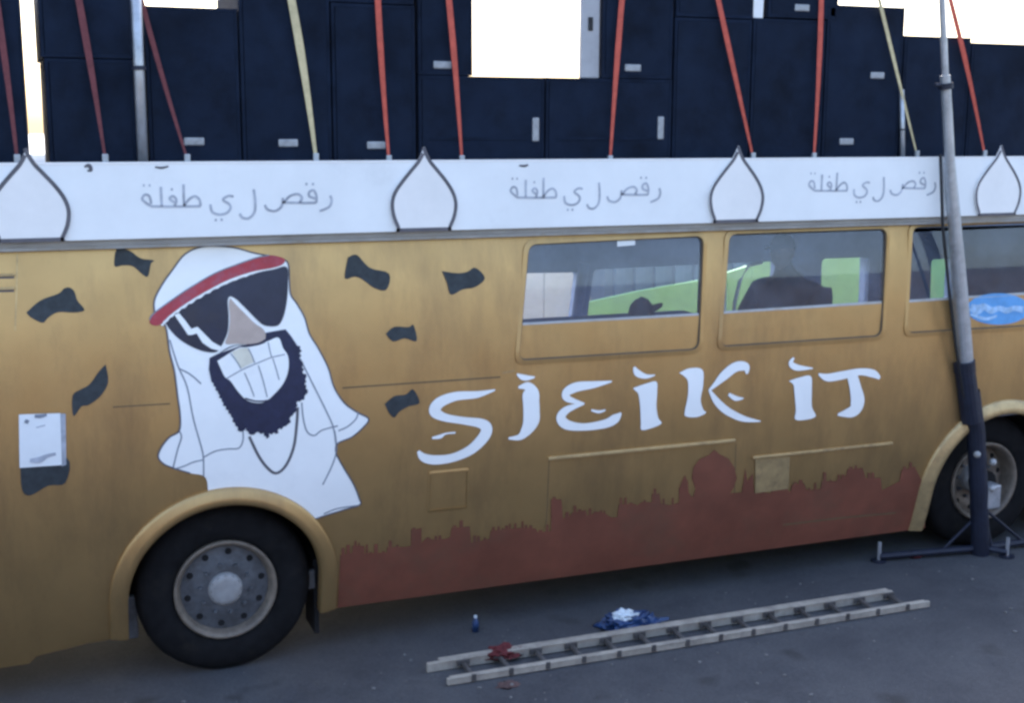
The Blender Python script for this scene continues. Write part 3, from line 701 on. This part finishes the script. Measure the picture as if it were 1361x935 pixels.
# ------------------------------------------------------------------ loudspeakers on the roof
ROOFZ = Z_FT - 0.07
YS = 0.16
def speaker(x0, x1, ytop, ybot, label, handles=(), depth=0.75, Y=YS, zb=None, slots=(), xref=None):
    a = at(x0, 150, Y).x; b = at(x1, 150, Y).x
    zt = at((x0 + x1)/2, ytop, Y).z
    zbt = ROOFZ if ybot is None else at((x0 + x1)/2, ybot, Y).z
    if zb is not None: zbt = zb
    root = empty('loudspeaker', ((a+b)/2, Y + depth/2, zbt))
    tag(root, label, 'loudspeaker', 'loudspeakers on the bus roof')
    fr = 0.022
    bm = bmesh.new()
    box(bm, (a + 0.001, Y + 0.02, zbt), (b - 0.003, Y + depth, zt), 0.004)
    for lo, hi in (((a + 0.003, Y, zbt), (a + fr, Y + 0.03, zt)), ((b - fr, Y, zbt), (b - 0.003, Y + 0.03, zt)), ((a + fr - 0.002, Y + 0.001, zt - fr), (b - fr + 0.002, Y + 0.03, zt - 0.001)), ((a + fr - 0.002, Y + 0.001, zbt + 0.001), (b - fr + 0.002, Y + 0.03, zbt + fr))):
        box(bm, lo, hi, 0.002)
    rel(link('cabinet', bm, CABM), root)
    bm = bmesh.new(); box(bm, (a + fr + 0.004, Y + 0.0015, zbt + fr + 0.0005), (b - fr - 0.0005, Y + 0.018, zt - fr - 0.0005), 0.001)
    rel(link('grille', bm, GRILM), root)
    for sx, sy, ex, ey in slots:
        p = at(sx, sy, Y); q_ = at(ex, ey, Y)
        rel(boxo('baffle_rail', (p.x, Y - 0.003, min(p.z, q_.z) - 0.008), (q_.x, Y + 0.01, min(p.z, q_.z) + 0.008), CABM), root)
    for hx, hy, vert in handles:
        p = at(hx, hy, Y); w, h = (0.056, 0.022) if not vert else (0.022, 0.072)
        bm = bmesh.new(); box(bm, (p.x - w, Y - 0.006, p.z - h), (p.x + w, Y + 0.007, p.z + h), 0.008) if not vert else box(bm, (p.x - w, Y - 0.006, p.z - h), (p.x + w, Y + 0.007, p.z + h), 0.008)
        pl = rel(link('handle_plate', bm, HANDM), root)
    return root
speaker(-140, 37, -6, None, 'black loudspeaker cabinet on the roof before a bright upright gap')
speaker(62, 181, 78, None, 'short black loudspeaker cabinet beside the grey scaffold tube, under another cabinet')
speaker(58, 183, -60, 77, 'black loudspeaker cabinet standing on the short cabinet beside the grey scaffold tube')
speaker(196, 320, 9, None, 'black loudspeaker cabinet just past the grey scaffold tube, with pale handle', [(258, 188, False)])
speaker(321, 441, -14, None, 'black loudspeaker cabinet with the cream strap crossing its front', [(383, 190, False)])
speaker(442, 553, 5, None, 'tall black loudspeaker cabinet next to the pair laid on their sides', [(500, 193, False)])
speaker(440, 552, -70, 4, 'black loudspeaker cabinet stacked on the one next to the pair laid on their sides')
speaker(556, 724, 101, None, 'black loudspeaker laid on its side under the open sky gap, nearer the robed figure', [(712, 172, True)], slots=[(572, 184, 700, 182)])
speaker(725, 893, 104, None, 'black loudspeaker laid on its side under the pale lit-side board', [(878, 170, True)], slots=[(740, 184, 880, 181)])
zF = at(640, 101, YS).z
speaker(556, 629, -70, None, 'black loudspeaker standing on the sideways pair, on the robed figure side of the gap', [(588, 86, False)], zb=at(640, 101, YS).z + 0.002)
speaker(799, 892, -70, None, 'black loudspeaker standing on the sideways pair beside the pale lit-side board', [(841, 90, False)], depth=0.26, zb=at(809, 104, YS).z + 0.002)  # kept shallow so its dark side hides behind the pale stand-in
speaker(894, 996, 24, None, 'black loudspeaker behind the dome tip, next to the sideways pair')
speaker(895, 997, -70, 23, 'upper black loudspeaker above the dome tip, next to a narrow sky slot')
speaker(997, 1093, 25, None, 'black loudspeaker under the narrow sky slot')
speaker(1016, 1108, -70, 24, 'upper black loudspeaker with a small handle beside the narrow sky slot', [(1066, 10, False)])
speaker(1094, 1196, 7, None, 'black loudspeaker with one low pale handle, crossed by the thin cream strap', [(1125, 188, False), (1166, 100, False)])
speaker(1197, 1285, 48, None, 'low black loudspeaker behind the telescopic mast')
speaker(1286, 1400, 58, None, 'low black loudspeaker just past the telescopic mast, dome tip before it')
# pale board stands in for the standing loudspeaker's sky-lit side
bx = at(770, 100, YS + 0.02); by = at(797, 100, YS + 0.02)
bo = tag(empty('lit_side_board', (bx.x, YS + 0.1, zF)), 'pale board standing in for the sky-lit side of a loudspeaker at the sky gap', 'board')
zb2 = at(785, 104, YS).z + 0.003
rel(boxo('board', (bx.x + 0.012, YS + 0.02, zb2), (by.x - 0.004, YS + 0.06, at(785, -60, YS).z), LITSIDE, None, 0.006), bo)
rel(boxo('recess_mark', (bx.x + 0.055, YS + 0.010, at(785, 40, YS).z), (bx.x + 0.085, YS + 0.022, at(785, 22, YS).z), RUBBER, None, 0.004), bo)  # dark mark in place of the handle recess in the cabinet side
wa = at(996, 22, YS + 0.01); wb = at(1016, 22, YS + 0.01); zt_ = at(1006, -60, YS).z  # white wedge stands in for the bright sky of the slot
wo_ = tag(empty('sky_slot_board', (wa.x, YS, wa.z)), 'small white board standing in for bright sky between two upper loudspeakers', 'board')
bm = bmesh.new()
for y in (YS + 0.01, YS + 0.05):
    for x, z in ((wa.x + 0.030, wa.z - 0.004), (wb.x - 0.012, wa.z - 0.004), (wb.x - 0.006, zt_), (wa.x + 0.008, zt_)): bm.verts.new((x, y, z))
bm.verts.ensure_lookup_table(); V = bm.verts
bm.faces.new([V[i] for i in (0, 1, 2, 3)]); bm.faces.new([V[i] for i in (7, 6, 5, 4)])
for i in range(4): bm.faces.new((V[i], V[(i+1) % 4], V[4+(i+1) % 4], V[4+i]))
bmesh.ops.recalc_face_normals(bm, faces=bm.faces[:])
rel(link('board', bm, WHITE), wo_)
# scaffold tubes between the cabinets
def pole(p0, p1, r, label, y):
    a = at(*p0, y); b = at(*p1, y); a.z = ROOFZ
    t = b + (b - a)*0.25
    root = tag(empty('scaffold_tube', a), label, 'pole', 'tubes on the bus roof')
    bm = bmesh.new(); tube(bm, [a, t], r, 14); rel(link('tube', bm, STEEL, smooth=True), root)
    bm = bmesh.new(); m_ = a.lerp(b, 0.62); tube(bm, [m_ - (b-a)*0.012, m_ + (b-a)*0.012], r*1.35, 14); rel(link('collar', bm, DSTEEL), root)
    bm = bmesh.new(); tube(bm, [a, a + Vector((0, 0, 0.03))], r*2.2, 14); rel(link('foot', bm, DSTEEL), root)
pole((190, 212), (181, 0), 0.028, 'grey scaffold tube standing between the roof loudspeakers', 0.125)
pole((1201, 206), (1199, 140), 0.016, 'thin grey tube low between roof loudspeakers beside the cream strap', 0.125)

# ratchet straps
def strap(p0, p1, m, label, w=0.036):
    a = at(*p0, 0.11); b = at(*p1, 0.135)
    a.z = min(a.z, Z_FT + 0.02)
    dirn = (b - a)/(b.z - a.z)
    top = a + dirn*(b.z + 0.22 - a.z)
    root = tag(empty('ratchet_strap', a), label, 'strap', 'straps holding the loudspeakers')
    bm = bmesh.new()
    n = 26; prev = None
    for k in range(n+1):
        t = k/n; c = a.lerp(top, t) + Vector((0.010*math.sin(t*3.1416)*math.sin(a.x*5), -0.012*math.sin(t*3.1416), 0)); tw = 0.5*math.sin(t*2.6 + a.x*3)
        h = w/2*(0.42 + 0.58*min(1, t*1.8))
        dx, dy = h*math.cos(tw), -abs(h*math.sin(tw))*0.5
        row = [bm.verts.new(c + Vector((-dx, -dy, 0))), bm.verts.new(c + Vector((dx, dy, 0))), bm.verts.new(c + Vector((dx, dy + 0.003, 0))), bm.verts.new(c + Vector((-dx, -dy + 0.003, 0)))]
        if prev:
            for i in range(4): bm.faces.new((prev[i], prev[(i+1) % 4], row[(i+1) % 4], row[i]))
        prev = row
    bm.faces.new(prev)
    bmesh.ops.recalc_face_normals(bm, faces=bm.faces[:])
    rel(link('webbing', bm, m), root)
    bm = bmesh.new(); box(bm, (a.x - 0.016, a.y - 0.008, a.z - 0.07), (a.x + 0.016, a.y + 0.008, a.z + 0.03), 0.004)
    rel(link('hook', bm, STEEL), root)
strap((23, 212), (0, 40), SDULL, 'faded red strap before the cabinet at the bright upright gap')
strap((140, 212), (104, 0), SDULL, 'faded red strap across the stacked cabinets beside the scaffold tube')
strap((249, 212), (192, 10), SDULL, 'dull red strap slanting from the scaffold tube to a pale handle', 0.03)
strap((420, 207), (386, 0), SYEL, 'cream strap slanting down the plain black cabinets', 0.046)
strap((517, 213), (503, 0), SRED, 'red strap beside the tall cabinet handle next to the sideways pair')
strap((614, 213), (596, 0), SRED, 'red strap across the sideways loudspeaker, robed figure side of the sky gap')
strap((811, 213), (827, 0), SRED, 'red strap across the sideways loudspeaker beside the pale lit-side board')
strap((1001, 209), (955, 0), SRED, 'slanting red strap meeting the fascia by the dome tip')
strap((1082, 209), (1091, 0), SRED, 'upright red strap between the slanting red strap and the cream one')
strap((1219, 204), (1169, 0), SYEL, 'thin pale strap slanting down to the thin grey tube', 0.028)
strap((1309, 203), (1262, 0), SRED, 'orange red strap just past the telescopic mast', 0.038)

# ------------------------------------------------------------------ telescopic mast before the rear wheel
foot = onground(1304, 737)
mast = tag(empty('telescopic_mast', foot), 'grey telescopic lifting mast with dark base standing before the rear wheel', 'mast')
def mp(px, py):                          # leans back towards the bus as it rises
    p = at(px, py, foot.y)
    Y = foot.y + (-0.14 - foot.y)*min(1.0, max(0.0, (p.z - foot.z)/4.2))
    return at(px, py, Y)
def seg(name, pts, r, m):
    bm = bmesh.new(); tube(bm, [mp(*p) for p in pts], r, 16); return rel(link(name, bm, m, smooth=False), mast)
seg('base_column', [(1303, 738), (1301, 655), (1297, 575), (1290, 520)], [0.066, 0.066, 0.066, 0.066], DSTEEL)
seg('base_column', [(1291, 560), (1281, 484)], [0.074, 0.074], DSTEEL)
seg('lower_tube', [(1284, 500), (1276, 390), (1269, 300), (1262, 215)], [0.060, 0.054, 0.045, 0.037], STEEL)
seg('upper_tube', [(1263, 225), (1259, 150), (1256, 100)], [0.034, 0.034, 0.034], STEEL)
seg('top_tube', [(1257, 112), (1252, 0), (1247, -110)], [0.022, 0.022, 0.022], STEEL)
seg('collar', [(1257, 118), (1256.6, 110)], 0.05, DSTEEL)
seg('collar', [(1282, 494), (1281, 480)], 0.078, DSTEEL)
c = mp(1256, 113)
bm = bmesh.new(); tube(bm, [c, c + Vector((-0.10, -0.02, 0))], 0.012, 8); rel(link('clamp_lever', bm, DSTEEL), mast)
bm = bmesh.new(); cab = [mp(1246, 205), mp(1249, 300), mp(1258, 390), mp(1266, 455), mp(1277, 525), mp(1288, 560)]
tube(bm, [p + Vector((0, -0.03, 0)) for p in cab], 0.011, 8); rel(link('cable', bm, RUBBER, smooth=True), mast)
for q in ((1312, 612), (1311, 647), (1291, 602)):
    p = mp(*q); bm = bmesh.new(); bmesh.ops.create_uvsphere(bm, u_segments=14, v_segments=8, radius=0.026, matrix=Matrix.Translation(p + Vector((0.0, -0.06, 0))))
    rel(link('crank_knob', bm, HUBM, smooth=True), mast)
bm = bmesh.new(); p = mp(1311, 647); box(bm, (p.x - 0.03, p.y - 0.06, p.z - 0.16), (p.x + 0.09, p.y + 0.06, p.z + 0.02), 0.015); rel(link('winch', bm, STEEL), mast)
# outriggers lying along the yard and a jack at the end
def leg(p1):
    q = onground(*p1)
    a = Vector((foot.x, foot.y, gz(foot.x) + 0.05)); b = Vector((q.x, q.y, gz(q.x) + 0.04))
    bm = bmesh.new(); tube(bm, [a, b], 0.026, 8); rel(link('outrigger', bm, DSTEEL), mast)
    bm = bmesh.new(); tube(bm, [Vector((b.x, b.y, gz(b.x))), Vector((b.x, b.y, gz(b.x) + 0.015))], 0.055, 12); rel(link('foot_plate', bm, DSTEEL), mast)
    bm = bmesh.new(); tube(bm, [Vector((b.x, b.y, gz(b.x) + 0.01)), Vector((b.x, b.y, gz(b.x) + 0.15))], 0.014, 8); rel(link('jack', bm, STEEL), mast)
    bm = bmesh.new(); tube(bm, [a + Vector((0, 0, 0.30)), a.lerp(b, 0.4)], 0.012, 8); rel(link('brace', bm, DSTEEL), mast)
leg((1168, 747)); leg((1440, 716)); leg((1338, 741))

# ------------------------------------------------------------------ ladder on the ground
A0, A1 = onground(594, 906, 0.03), onground(1240, 799, 0.03)
B0, B1 = onground(570, 886, 0.03), onground(1193, 790, 0.03)
lad = tag(empty('ladder', (A0 + B0)/2), 'long weathered metal ladder lying flat on the asphalt along the bus', 'ladder')
ax = ((A1 - A0) + (B1 - B0)).normalized(); L_ = ((A1 - A0).length + (B1 - B0).length)/2
pr = Vector((-ax.y, ax.x, 0)).normalized()
wd = max(0.21, abs(((B0 + B1)/2 - (A0 + A1)/2).dot(pr)))
cA = (A0 + A1)/2
M = Matrix((( ax.x, pr.x, 0, 0), (ax.y, pr.y, 0, 0), (ax.z, 0, 1, 0), (0, 0, 0, 1)))
M.translation = Vector((A0.x, A0.y, gz(A0.x)))
def lbox(name, lo, hi, m, bev):
    bm = bmesh.new(); box(bm, lo, hi, bev); bmesh.ops.transform(bm, matrix=M, verts=bm.verts[:]); return rel(link(name, bm, m), lad)
for yy in (0.0, wd):
    t = 0.028; h = 0.046 if yy == 0 else 0.062
    lbox('rail', (0 if yy == 0 else -0.06, yy - t/2, 0.004), (L_ if yy == 0 else L_ - 0.14, yy + t/2, h), ALU, 0.006)
    lbox('rail_cap', (0.02, yy - t/2 - 0.006 if yy else yy - t/2 - 0.004, h - 0.008), (L_ - 0.03 if yy == 0 else L_ - 0.16, yy + t/2 + (0.03 if yy else 0.008), h + 0.004), ALU, 0.003)
nr = 14
for k in range(nr):
    xk = 0.16 + (L_ - 0.34)*k/(nr - 1)
    bm = bmesh.new(); tube(bm, [(xk, 0.0, 0.034), (xk, wd, 0.034)], 0.016, 10)
    bmesh.ops.transform(bm, matrix=M, verts=bm.verts[:]); rel(link('rung', bm, RUNGM, smooth=True), lad)
    lbox('rung_plate', (xk - 0.014, -0.021, 0.012), (xk + 0.014, -0.012, 0.053), RUNGM, 0.002)
    lbox('rung_plate', (xk - 0.04, wd - 0.03, 0.022), (xk + 0.04, wd - 0.018, 0.058), RUNGM, 0.002)

# ------------------------------------------------------------------ litter on the yard
def crumple(name, c, rad, m, seed, amp=0.5, sub=3):
    bm = bmesh.new(); bmesh.ops.create_icosphere(bm, subdivisions=sub, radius=1)
    for v in bm.verts:
        k = 1 + amp*(noise.noise(v.co*2.1 + Vector((seed, 0, 0))) + 0.6*noise.noise(v.co*5.3 + Vector((0, seed, 0))))
        v.co = Vector((v.co.x*rad[0]*k, v.co.y*rad[1]*k, max(v.co.z*rad[2]*k, -0.0)))
    bmesh.ops.transform(bm, matrix=Matrix.Translation(c), verts=bm.verts[:])
    return link(name, bm, m)
p = onground(832, 832); p.z = gz(p.x)
bag = tag(empty('plastic_bag', p), 'crumpled blue and white plastic bag on the asphalt behind the ladder', 'bag')
rel(crumple('bag_body', p, (0.18, 0.09, 0.075), BAGB, 2.0, 0.6, 4), bag)
rel(crumple('bag_top', p + Vector((-0.01, -0.01, 0.06)), (0.085, 0.05, 0.045), BAGW, 5.0, 0.7, 3), bag)
rel(crumple('bag_corner', p + Vector((0.16, 0.0, 0.0)), (0.10, 0.06, 0.05), BAGB, 8.0, 0.7, 3), bag)
p = onground(668, 877); p.z = gz(p.x) + 0.03
o = crumple('rag', Vector((0, 0, 0)), (0.11, 0.07, 0.05), RAG, 4.0, 0.6, 4); o.location = p; tag(o, 'crumpled dark red rag lying on the ladder end', 'rag')
p = onground(632, 840); p.z = gz(p.x)
bt = tag(empty('bottle', p), 'small blue plastic bottle standing at the edge of the bus shadow', 'bottle')
bm = bmesh.new()
tube(bm, [p, p + Vector((0, 0, 0.06)), p + Vector((0, 0, 0.085)), p + Vector((0, 0, 0.095))], [0.022, 0.022, 0.012, 0.009], 14); rel(link('bottle_body', bm, BAGB, smooth=True), bt)
bm = bmesh.new(); tube(bm, [p + Vector((0, 0, 0.093)), p + Vector((0, 0, 0.108))], 0.011, 12); rel(link('bottle_cap', bm, BAGW), bt)
p = onground(1216, 740); p.z = gz(p.x)
o = crumple('rag', Vector((0, 0, 0)), (0.06, 0.05, 0.035), RAG, 9.0, 0.6, 3); o.location = p; tag(o, 'small scrap of red cloth beside the mast outrigger', 'rag')
p = onground(676, 911); p.z = gz(p.x)
o = crumple('leaf', Vector((0, 0, 0)), (0.07, 0.05, 0.008), mat('brown leaf', (0.10, 0.06, 0.055), 0.8, 0.3, 30), 6.0, 0.6, 3); o.location = p; tag(o, 'flat dull brown scrap on the asphalt before the ladder end', 'scrap')
rng = random.Random(11)

bm = bmesh.new()                        # loose grit on the asphalt
for k in range(420):
    x, y = rng.uniform(-0.5, 8.0), rng.uniform(-2.6, 0.1); r_ = rng.choice((0.004, 0.005, 0.006, 0.008, 0.012))
    m_ = Matrix.Translation((x, y, gz(x) + r_*0.4)) @ Matrix.Rotation(rng.uniform(0, 6), 4, 'Z') @ Matrix.Diagonal((r_*rng.uniform(0.8, 1.6), r_, r_*0.7, 1))
    bmesh.ops.create_icosphere(bm, subdivisions=1, radius=1, matrix=m_)
gr = link('grit', bm, mat('grit stone', (0.16, 0.155, 0.15), 0.9, 0.4, 3)); gr['kind'] = 'stuff'; gr['label'] = 'fine loose grit scattered over the asphalt'

# ------------------------------------------------------------------ white box trailer beyond the bus
tr = tag(empty('box_trailer', (1.5, 6.5, gz(1.5))), 'white box trailer parked beyond the bus, seen through windows and gaps', 'trailer')
zt0 = 0.95
X6 = at(430, 380, 5.6).x
XT = at(800, 380, 5.6).x
for k in range(9):
    wk = (XT - X6)/9; xa = X6 + k*wk
    rel(boxo('panel', (xa + 0.004, 5.6, zt0), (xa + wk - 0.004, 5.64, 3.62), TRAIL, None, 0.004), tr)
rel(boxo('trailer_body', (X6, 5.63, zt0), (XT, 8.0, 3.6), TRAIL), tr)
rel(boxo('top_rail', (X6 - 0.02, 5.58, 3.62), (XT + 0.02, 8.02, 3.70), GREYTRIM, None, 0.01), tr)
rel(boxo('bottom_rail', (X6 - 0.02, 5.585, zt0 - 0.1), (XT + 0.02, 8.0, zt0 + 0.001), GREYTRIM, None, 0.01), tr)
for xw in (X6 + 0.7, X6 + 1.8, XT - 0.6):
    bm = bmesh.new(); lathe(bm, [(0.0, 0.0), (0.25, 0.0), (0.27, -0.02), (0.46, -0.01), (0.48, 0.03), (0.48, 0.25), (0.0, 0.25)], (xw, 5.9, 0.48 + gz(xw)), 32)
    bmesh.ops.recalc_face_normals(bm, faces=bm.faces[:])
    rel(link('wheel', bm, TYRE, smooth=False), tr)
    rel(boxo('suspension', (xw - 0.2, 5.95, 0.45 + gz(xw)), (xw + 0.2, 7.6, zt0 - 0.05), UNDER, None), tr)

# ------------------------------------------------------------------ green hoarding and dark container beyond the bus
YG = 4.1
gh = tag(empty('hoarding', at(980, 420, YG)), 'bright green hoarding with a sloping end beyond the bus windows', 'hoarding')
top = [at(*p, YG) for p in ((772, 404), (850, 387), (940, 371), (1000, 352), (1040, 338), (1150, 330), (1300, 322))]
for p, q in zip(top[:-1], top[1:]):
    bm = bmesh.new(); vs = []
    for y in (YG, YG + 0.04):
        vs.append([bm.verts.new(v) for v in ((p.x + 0.002, y, gz(p.x)), (q.x - 0.002, y, gz(q.x)), (q.x - 0.002, y, q.z), (p.x + 0.002, y, p.z))])
    bm.faces.new(vs[0]); bm.faces.new(vs[1][::-1])
    for i in range(4): bm.faces.new((vs[0][i], vs[0][(i+1) % 4], vs[1][(i+1) % 4], vs[1][i]))
    bmesh.ops.recalc_face_normals(bm, faces=bm.faces[:])
    rel(link('board', bm, GREEN), gh)
for p in top[1::2]:
    rel(boxo('post', (p.x - 0.04, YG + 0.042, gz(p.x)), (p.x + 0.04, YG + 0.12, p.z - 0.02), GREYTRIM, None, 0.004), gh)
ct = tag(empty('container', (8, 7, gz(8))), 'dull blue grey container standing behind the green hoarding', 'container')
xc0 = at(806, 380, 5.2).x
BLUEG = mat('blue grey container paint', (0.16, 0.22, 0.30), 0.6, 0.15, 2)
rel(boxo('container_body', (xc0, 5.24, gz(xc0) - 0.02), (xc0 + 9, 7.6, 2.75), BLUEG), ct)
for k in range(36):
    xa = xc0 + 0.1 + k*0.245
    rel(boxo('corrugation', (xa, 5.2, gz(xa) + 0.1), (xa + 0.12, 5.241, 2.6), BLUEG, None, 0.012), ct)
rel(boxo('top_rail', (xc0 - 0.01, 5.18, 2.6), (xc0 + 9.01, 5.26, 2.76), BLUEG, None, 0.01), ct)

# ------------------------------------------------------------------ person by the second window, facing along the bus
def skin_body(name, joints, bones, m, parent, sub=2):
    me = bpy.data.meshes.new(name)
    ids = list(joints)
    me.from_pydata([joints[j][0] for j in ids], [(ids.index(a), ids.index(b)) for a, b in bones], [])
    o = bpy.data.objects.new(name, me); COL.objects.link(o)
    md = o.modifiers.new('skin', 'SKIN'); md.use_smooth_shade = True
    for i, j in enumerate(ids):
        sv = me.skin_vertices[0].data[i]; r = joints[j][1]
        sv.radius = r if isinstance(r, tuple) else (r, r); sv.use_root = (i == 0)
    s = o.modifiers.new('sub', 'SUBSURF'); s.levels = sub; s.render_levels = sub
    dg = bpy.context.evaluated_depsgraph_get(); dg.update()
    me2 = bpy.data.meshes.new_from_object(o.evaluated_get(dg))
    bpy.data.objects.remove(o)
    me2.materials.clear(); me2.materials.append(m)
    o2 = bpy.data.objects.new(name, me2); COL.objects.link(o2)
    for p_ in me2.polygons: p_.use_smooth = True
    if parent: o2.parent = parent
    return o2
hd = at(1026, 336, 0.5)                # middle of the head
sz = 1.60                               # seat height in the bus
per = empty('person', (hd.x + 0.13, hd.y, sz)); tag(per, 'person in dark jacket and cap sitting inside behind the second window', 'person')
per.rotation_euler.z = math.radians(25)
hz = hd.z - sz
J = {'pelvis': ((0, 0, 0.12), (0.15, 0.12)), 'waist': ((0.02, 0, hz*0.38), (0.16, 0.14)), 'chest': ((0.02, 0, hz*0.62), (0.17, 0.15)), 'neckbase': ((0.0, 0, hz - 0.19), (0.12, 0.11)), 'neck': ((-0.04, 0, hz - 0.11), 0.065), 'head': ((-0.06, 0, hz - 0.03), 0.06)}
for s, nm in ((1, 'l'), (-1, 'r')):
    J['sh'+nm] = ((0.02, 0.24*s, hz - 0.29), 0.085); J['el'+nm] = ((-0.06, 0.31*s, hz*0.34), 0.07); J['wr'+nm] = ((-0.30, 0.17*s, hz*0.30), 0.042)
    J['hip'+nm] = ((-0.06, 0.10*s, 0.09), 0.09); J['kn'+nm] = ((-0.46, 0.13*s, 0.09), 0.065); J['an'+nm] = ((-0.48, 0.13*s, -0.36), 0.045); J['to'+nm] = ((-0.64, 0.14*s, -0.40), 0.035)
B = [('pelvis', 'waist'), ('waist', 'chest'), ('chest', 'neckbase'), ('neckbase', 'neck'), ('neck', 'head')]
for nm in 'lr':
    B += [('chest', 'sh'+nm), ('sh'+nm, 'el'+nm), ('el'+nm, 'wr'+nm), ('pelvis', 'hip'+nm), ('hip'+nm, 'kn'+nm), ('kn'+nm, 'an'+nm), ('an'+nm, 'to'+nm)]
skin_body('body', J, B, CLOTH, per)
for s, nm in ((1, 'l'), (-1, 'r')):
    w = Vector(J['wr'+nm][0]); H = {'w': (w, 0.03), 'p': (w + Vector((-0.07, -0.01*s, 0)), (0.036, 0.018))}; HB = [('w', 'p')]
    for k, (dy, ln) in enumerate(((-0.03, 0.065), (-0.01, 0.078), (0.01, 0.074), (0.03, 0.058))):
        H['a%d' % k] = (w + Vector((-0.10, dy, 0.0)), 0.009); H['b%d' % k] = (w + Vector((-0.10 - ln*0.6, dy, -0.012)), 0.0085); H['c%d' % k] = (w + Vector((-0.10 - ln, dy, -0.035)), 0.007)
        HB += [('p', 'a%d' % k), ('a%d' % k, 'b%d' % k), ('b%d' % k, 'c%d' % k)]
    H['t1'] = (w + Vector((-0.05, -0.045*s, 0)), 0.010); H['t2'] = (w + Vector((-0.10, -0.06*s, -0.01)), 0.008); HB += [('w', 't1'), ('t1', 't2')]
    skin_body('hand', H, HB, SKIN, per)
bm = bmesh.new(); bmesh.ops.create_uvsphere(bm, u_segments=28, v_segments=20, radius=1)
for v in bm.verts:
    x, y, z = v.co
    fx = -x
    jaw = 1 - 0.28*max(0, -z)**1.5
    nx, ny, nz = x*0.100*(1 - 0.05*max(0, -z)), y*0.076*jaw, z*0.122
    if fx > 0.75 and abs(y) < 0.28 and -0.35 < z < 0.12: nx -= 0.024*(1 - abs(y)/0.28)*(1 - abs(z + 0.18)/0.35)
    if fx > 0.6 and 0.18 < abs(y) < 0.55 and 0.0 < z < 0.25: nx += 0.008
    if fx > 0.7 and abs(y) < 0.35 and -0.62 < z < -0.48: nx += 0.005
    if abs(y) > 0.9 and abs(x) < 0.35 and -0.3 < z < 0.2: ny *= 1.18
    v.co = (nx - 0.075, ny, nz + hz)
link('head', bm, SKIN, per, smooth=True)
bm = bmesh.new()
for s in (1, -1): bmesh.ops.create_uvsphere(bm, u_segments=10, v_segments=6, radius=0.010, matrix=Matrix.Translation((-0.160, 0.030*s, hz + 0.012)))
link('eyes', bm, RUBBER, per)
bm = bmesh.new(); bmesh.ops.create_uvsphere(bm, u_segments=24, v_segments=16, radius=1)
bmesh.ops.delete(bm, geom=[v for v in bm.verts if v.co.z < -0.05 and v.co.x < 0.1 or v.co.z < -0.55], context='VERTS')
for v in bm.verts: v.co = (v.co.x*0.108 - 0.07, v.co.y*0.086, v.co.z*0.10 + hz + 0.042)
link('cap', bm, CLOTH, per, smooth=True)
bm = bmesh.new()
vs = [bm.verts.new((-0.165 - 0.085*math.cos(a), 0.07*math.sin(a), hz + 0.045 - 0.01*math.cos(a))) for a in [math.pi*(k/10 - 0.5) for k in range(11)]]
f = bm.faces.new(vs); r = bmesh.ops.extrude_face_region(bm, geom=[f])
for e in r['geom']:
    if isinstance(e, bmesh.types.BMVert): e.co.z += 0.006
link('cap_peak', bm, CLOTH, per)

# dark cap left on the ledge of the first window
p = at(856, 416, 0.16)
cp = tag(empty('cap', p), 'black peaked cap lying on the ledge inside the first window', 'cap')
bm = bmesh.new(); bmesh.ops.create_uvsphere(bm, u_segments=24, v_segments=14, radius=1)
for v in bm.verts: v.co = (v.co.x*0.085*(1 + 0.1*noise.noise(v.co*2)), v.co.y*0.08, max(-0.01, v.co.z*0.10*(1 + 0.15*noise.noise(v.co*3))))
bmesh.ops.translate(bm, vec=(-0.02, 0, 0), verts=bm.verts[:])
link('crown', bm, CLOTH, cp, smooth=True)
bm = bmesh.new()
vs = [bm.verts.new((0.045 + 0.085*math.cos(a), 0.06*math.sin(a), 0.012 + 0.035*max(0, math.cos(a)))) for a in [math.pi*(k/10 - 0.5) for k in range(11)]]
f = bm.faces.new(vs); r = bmesh.ops.extrude_face_region(bm, geom=[f])
for e in r['geom']:
    if isinstance(e, bmesh.types.BMVert): e.co.z += 0.012
link('peak', bm, CLOTH, cp)
# the ledge it lies on belongs to the bus
zl = p.z - 0.012
a, b = side(690, 440)[0], side(932, 425)[0]
boxo('window_ledge', (a, 0.09, zl - 0.025), (b, 0.26, zl), INT, bus, 0.004)
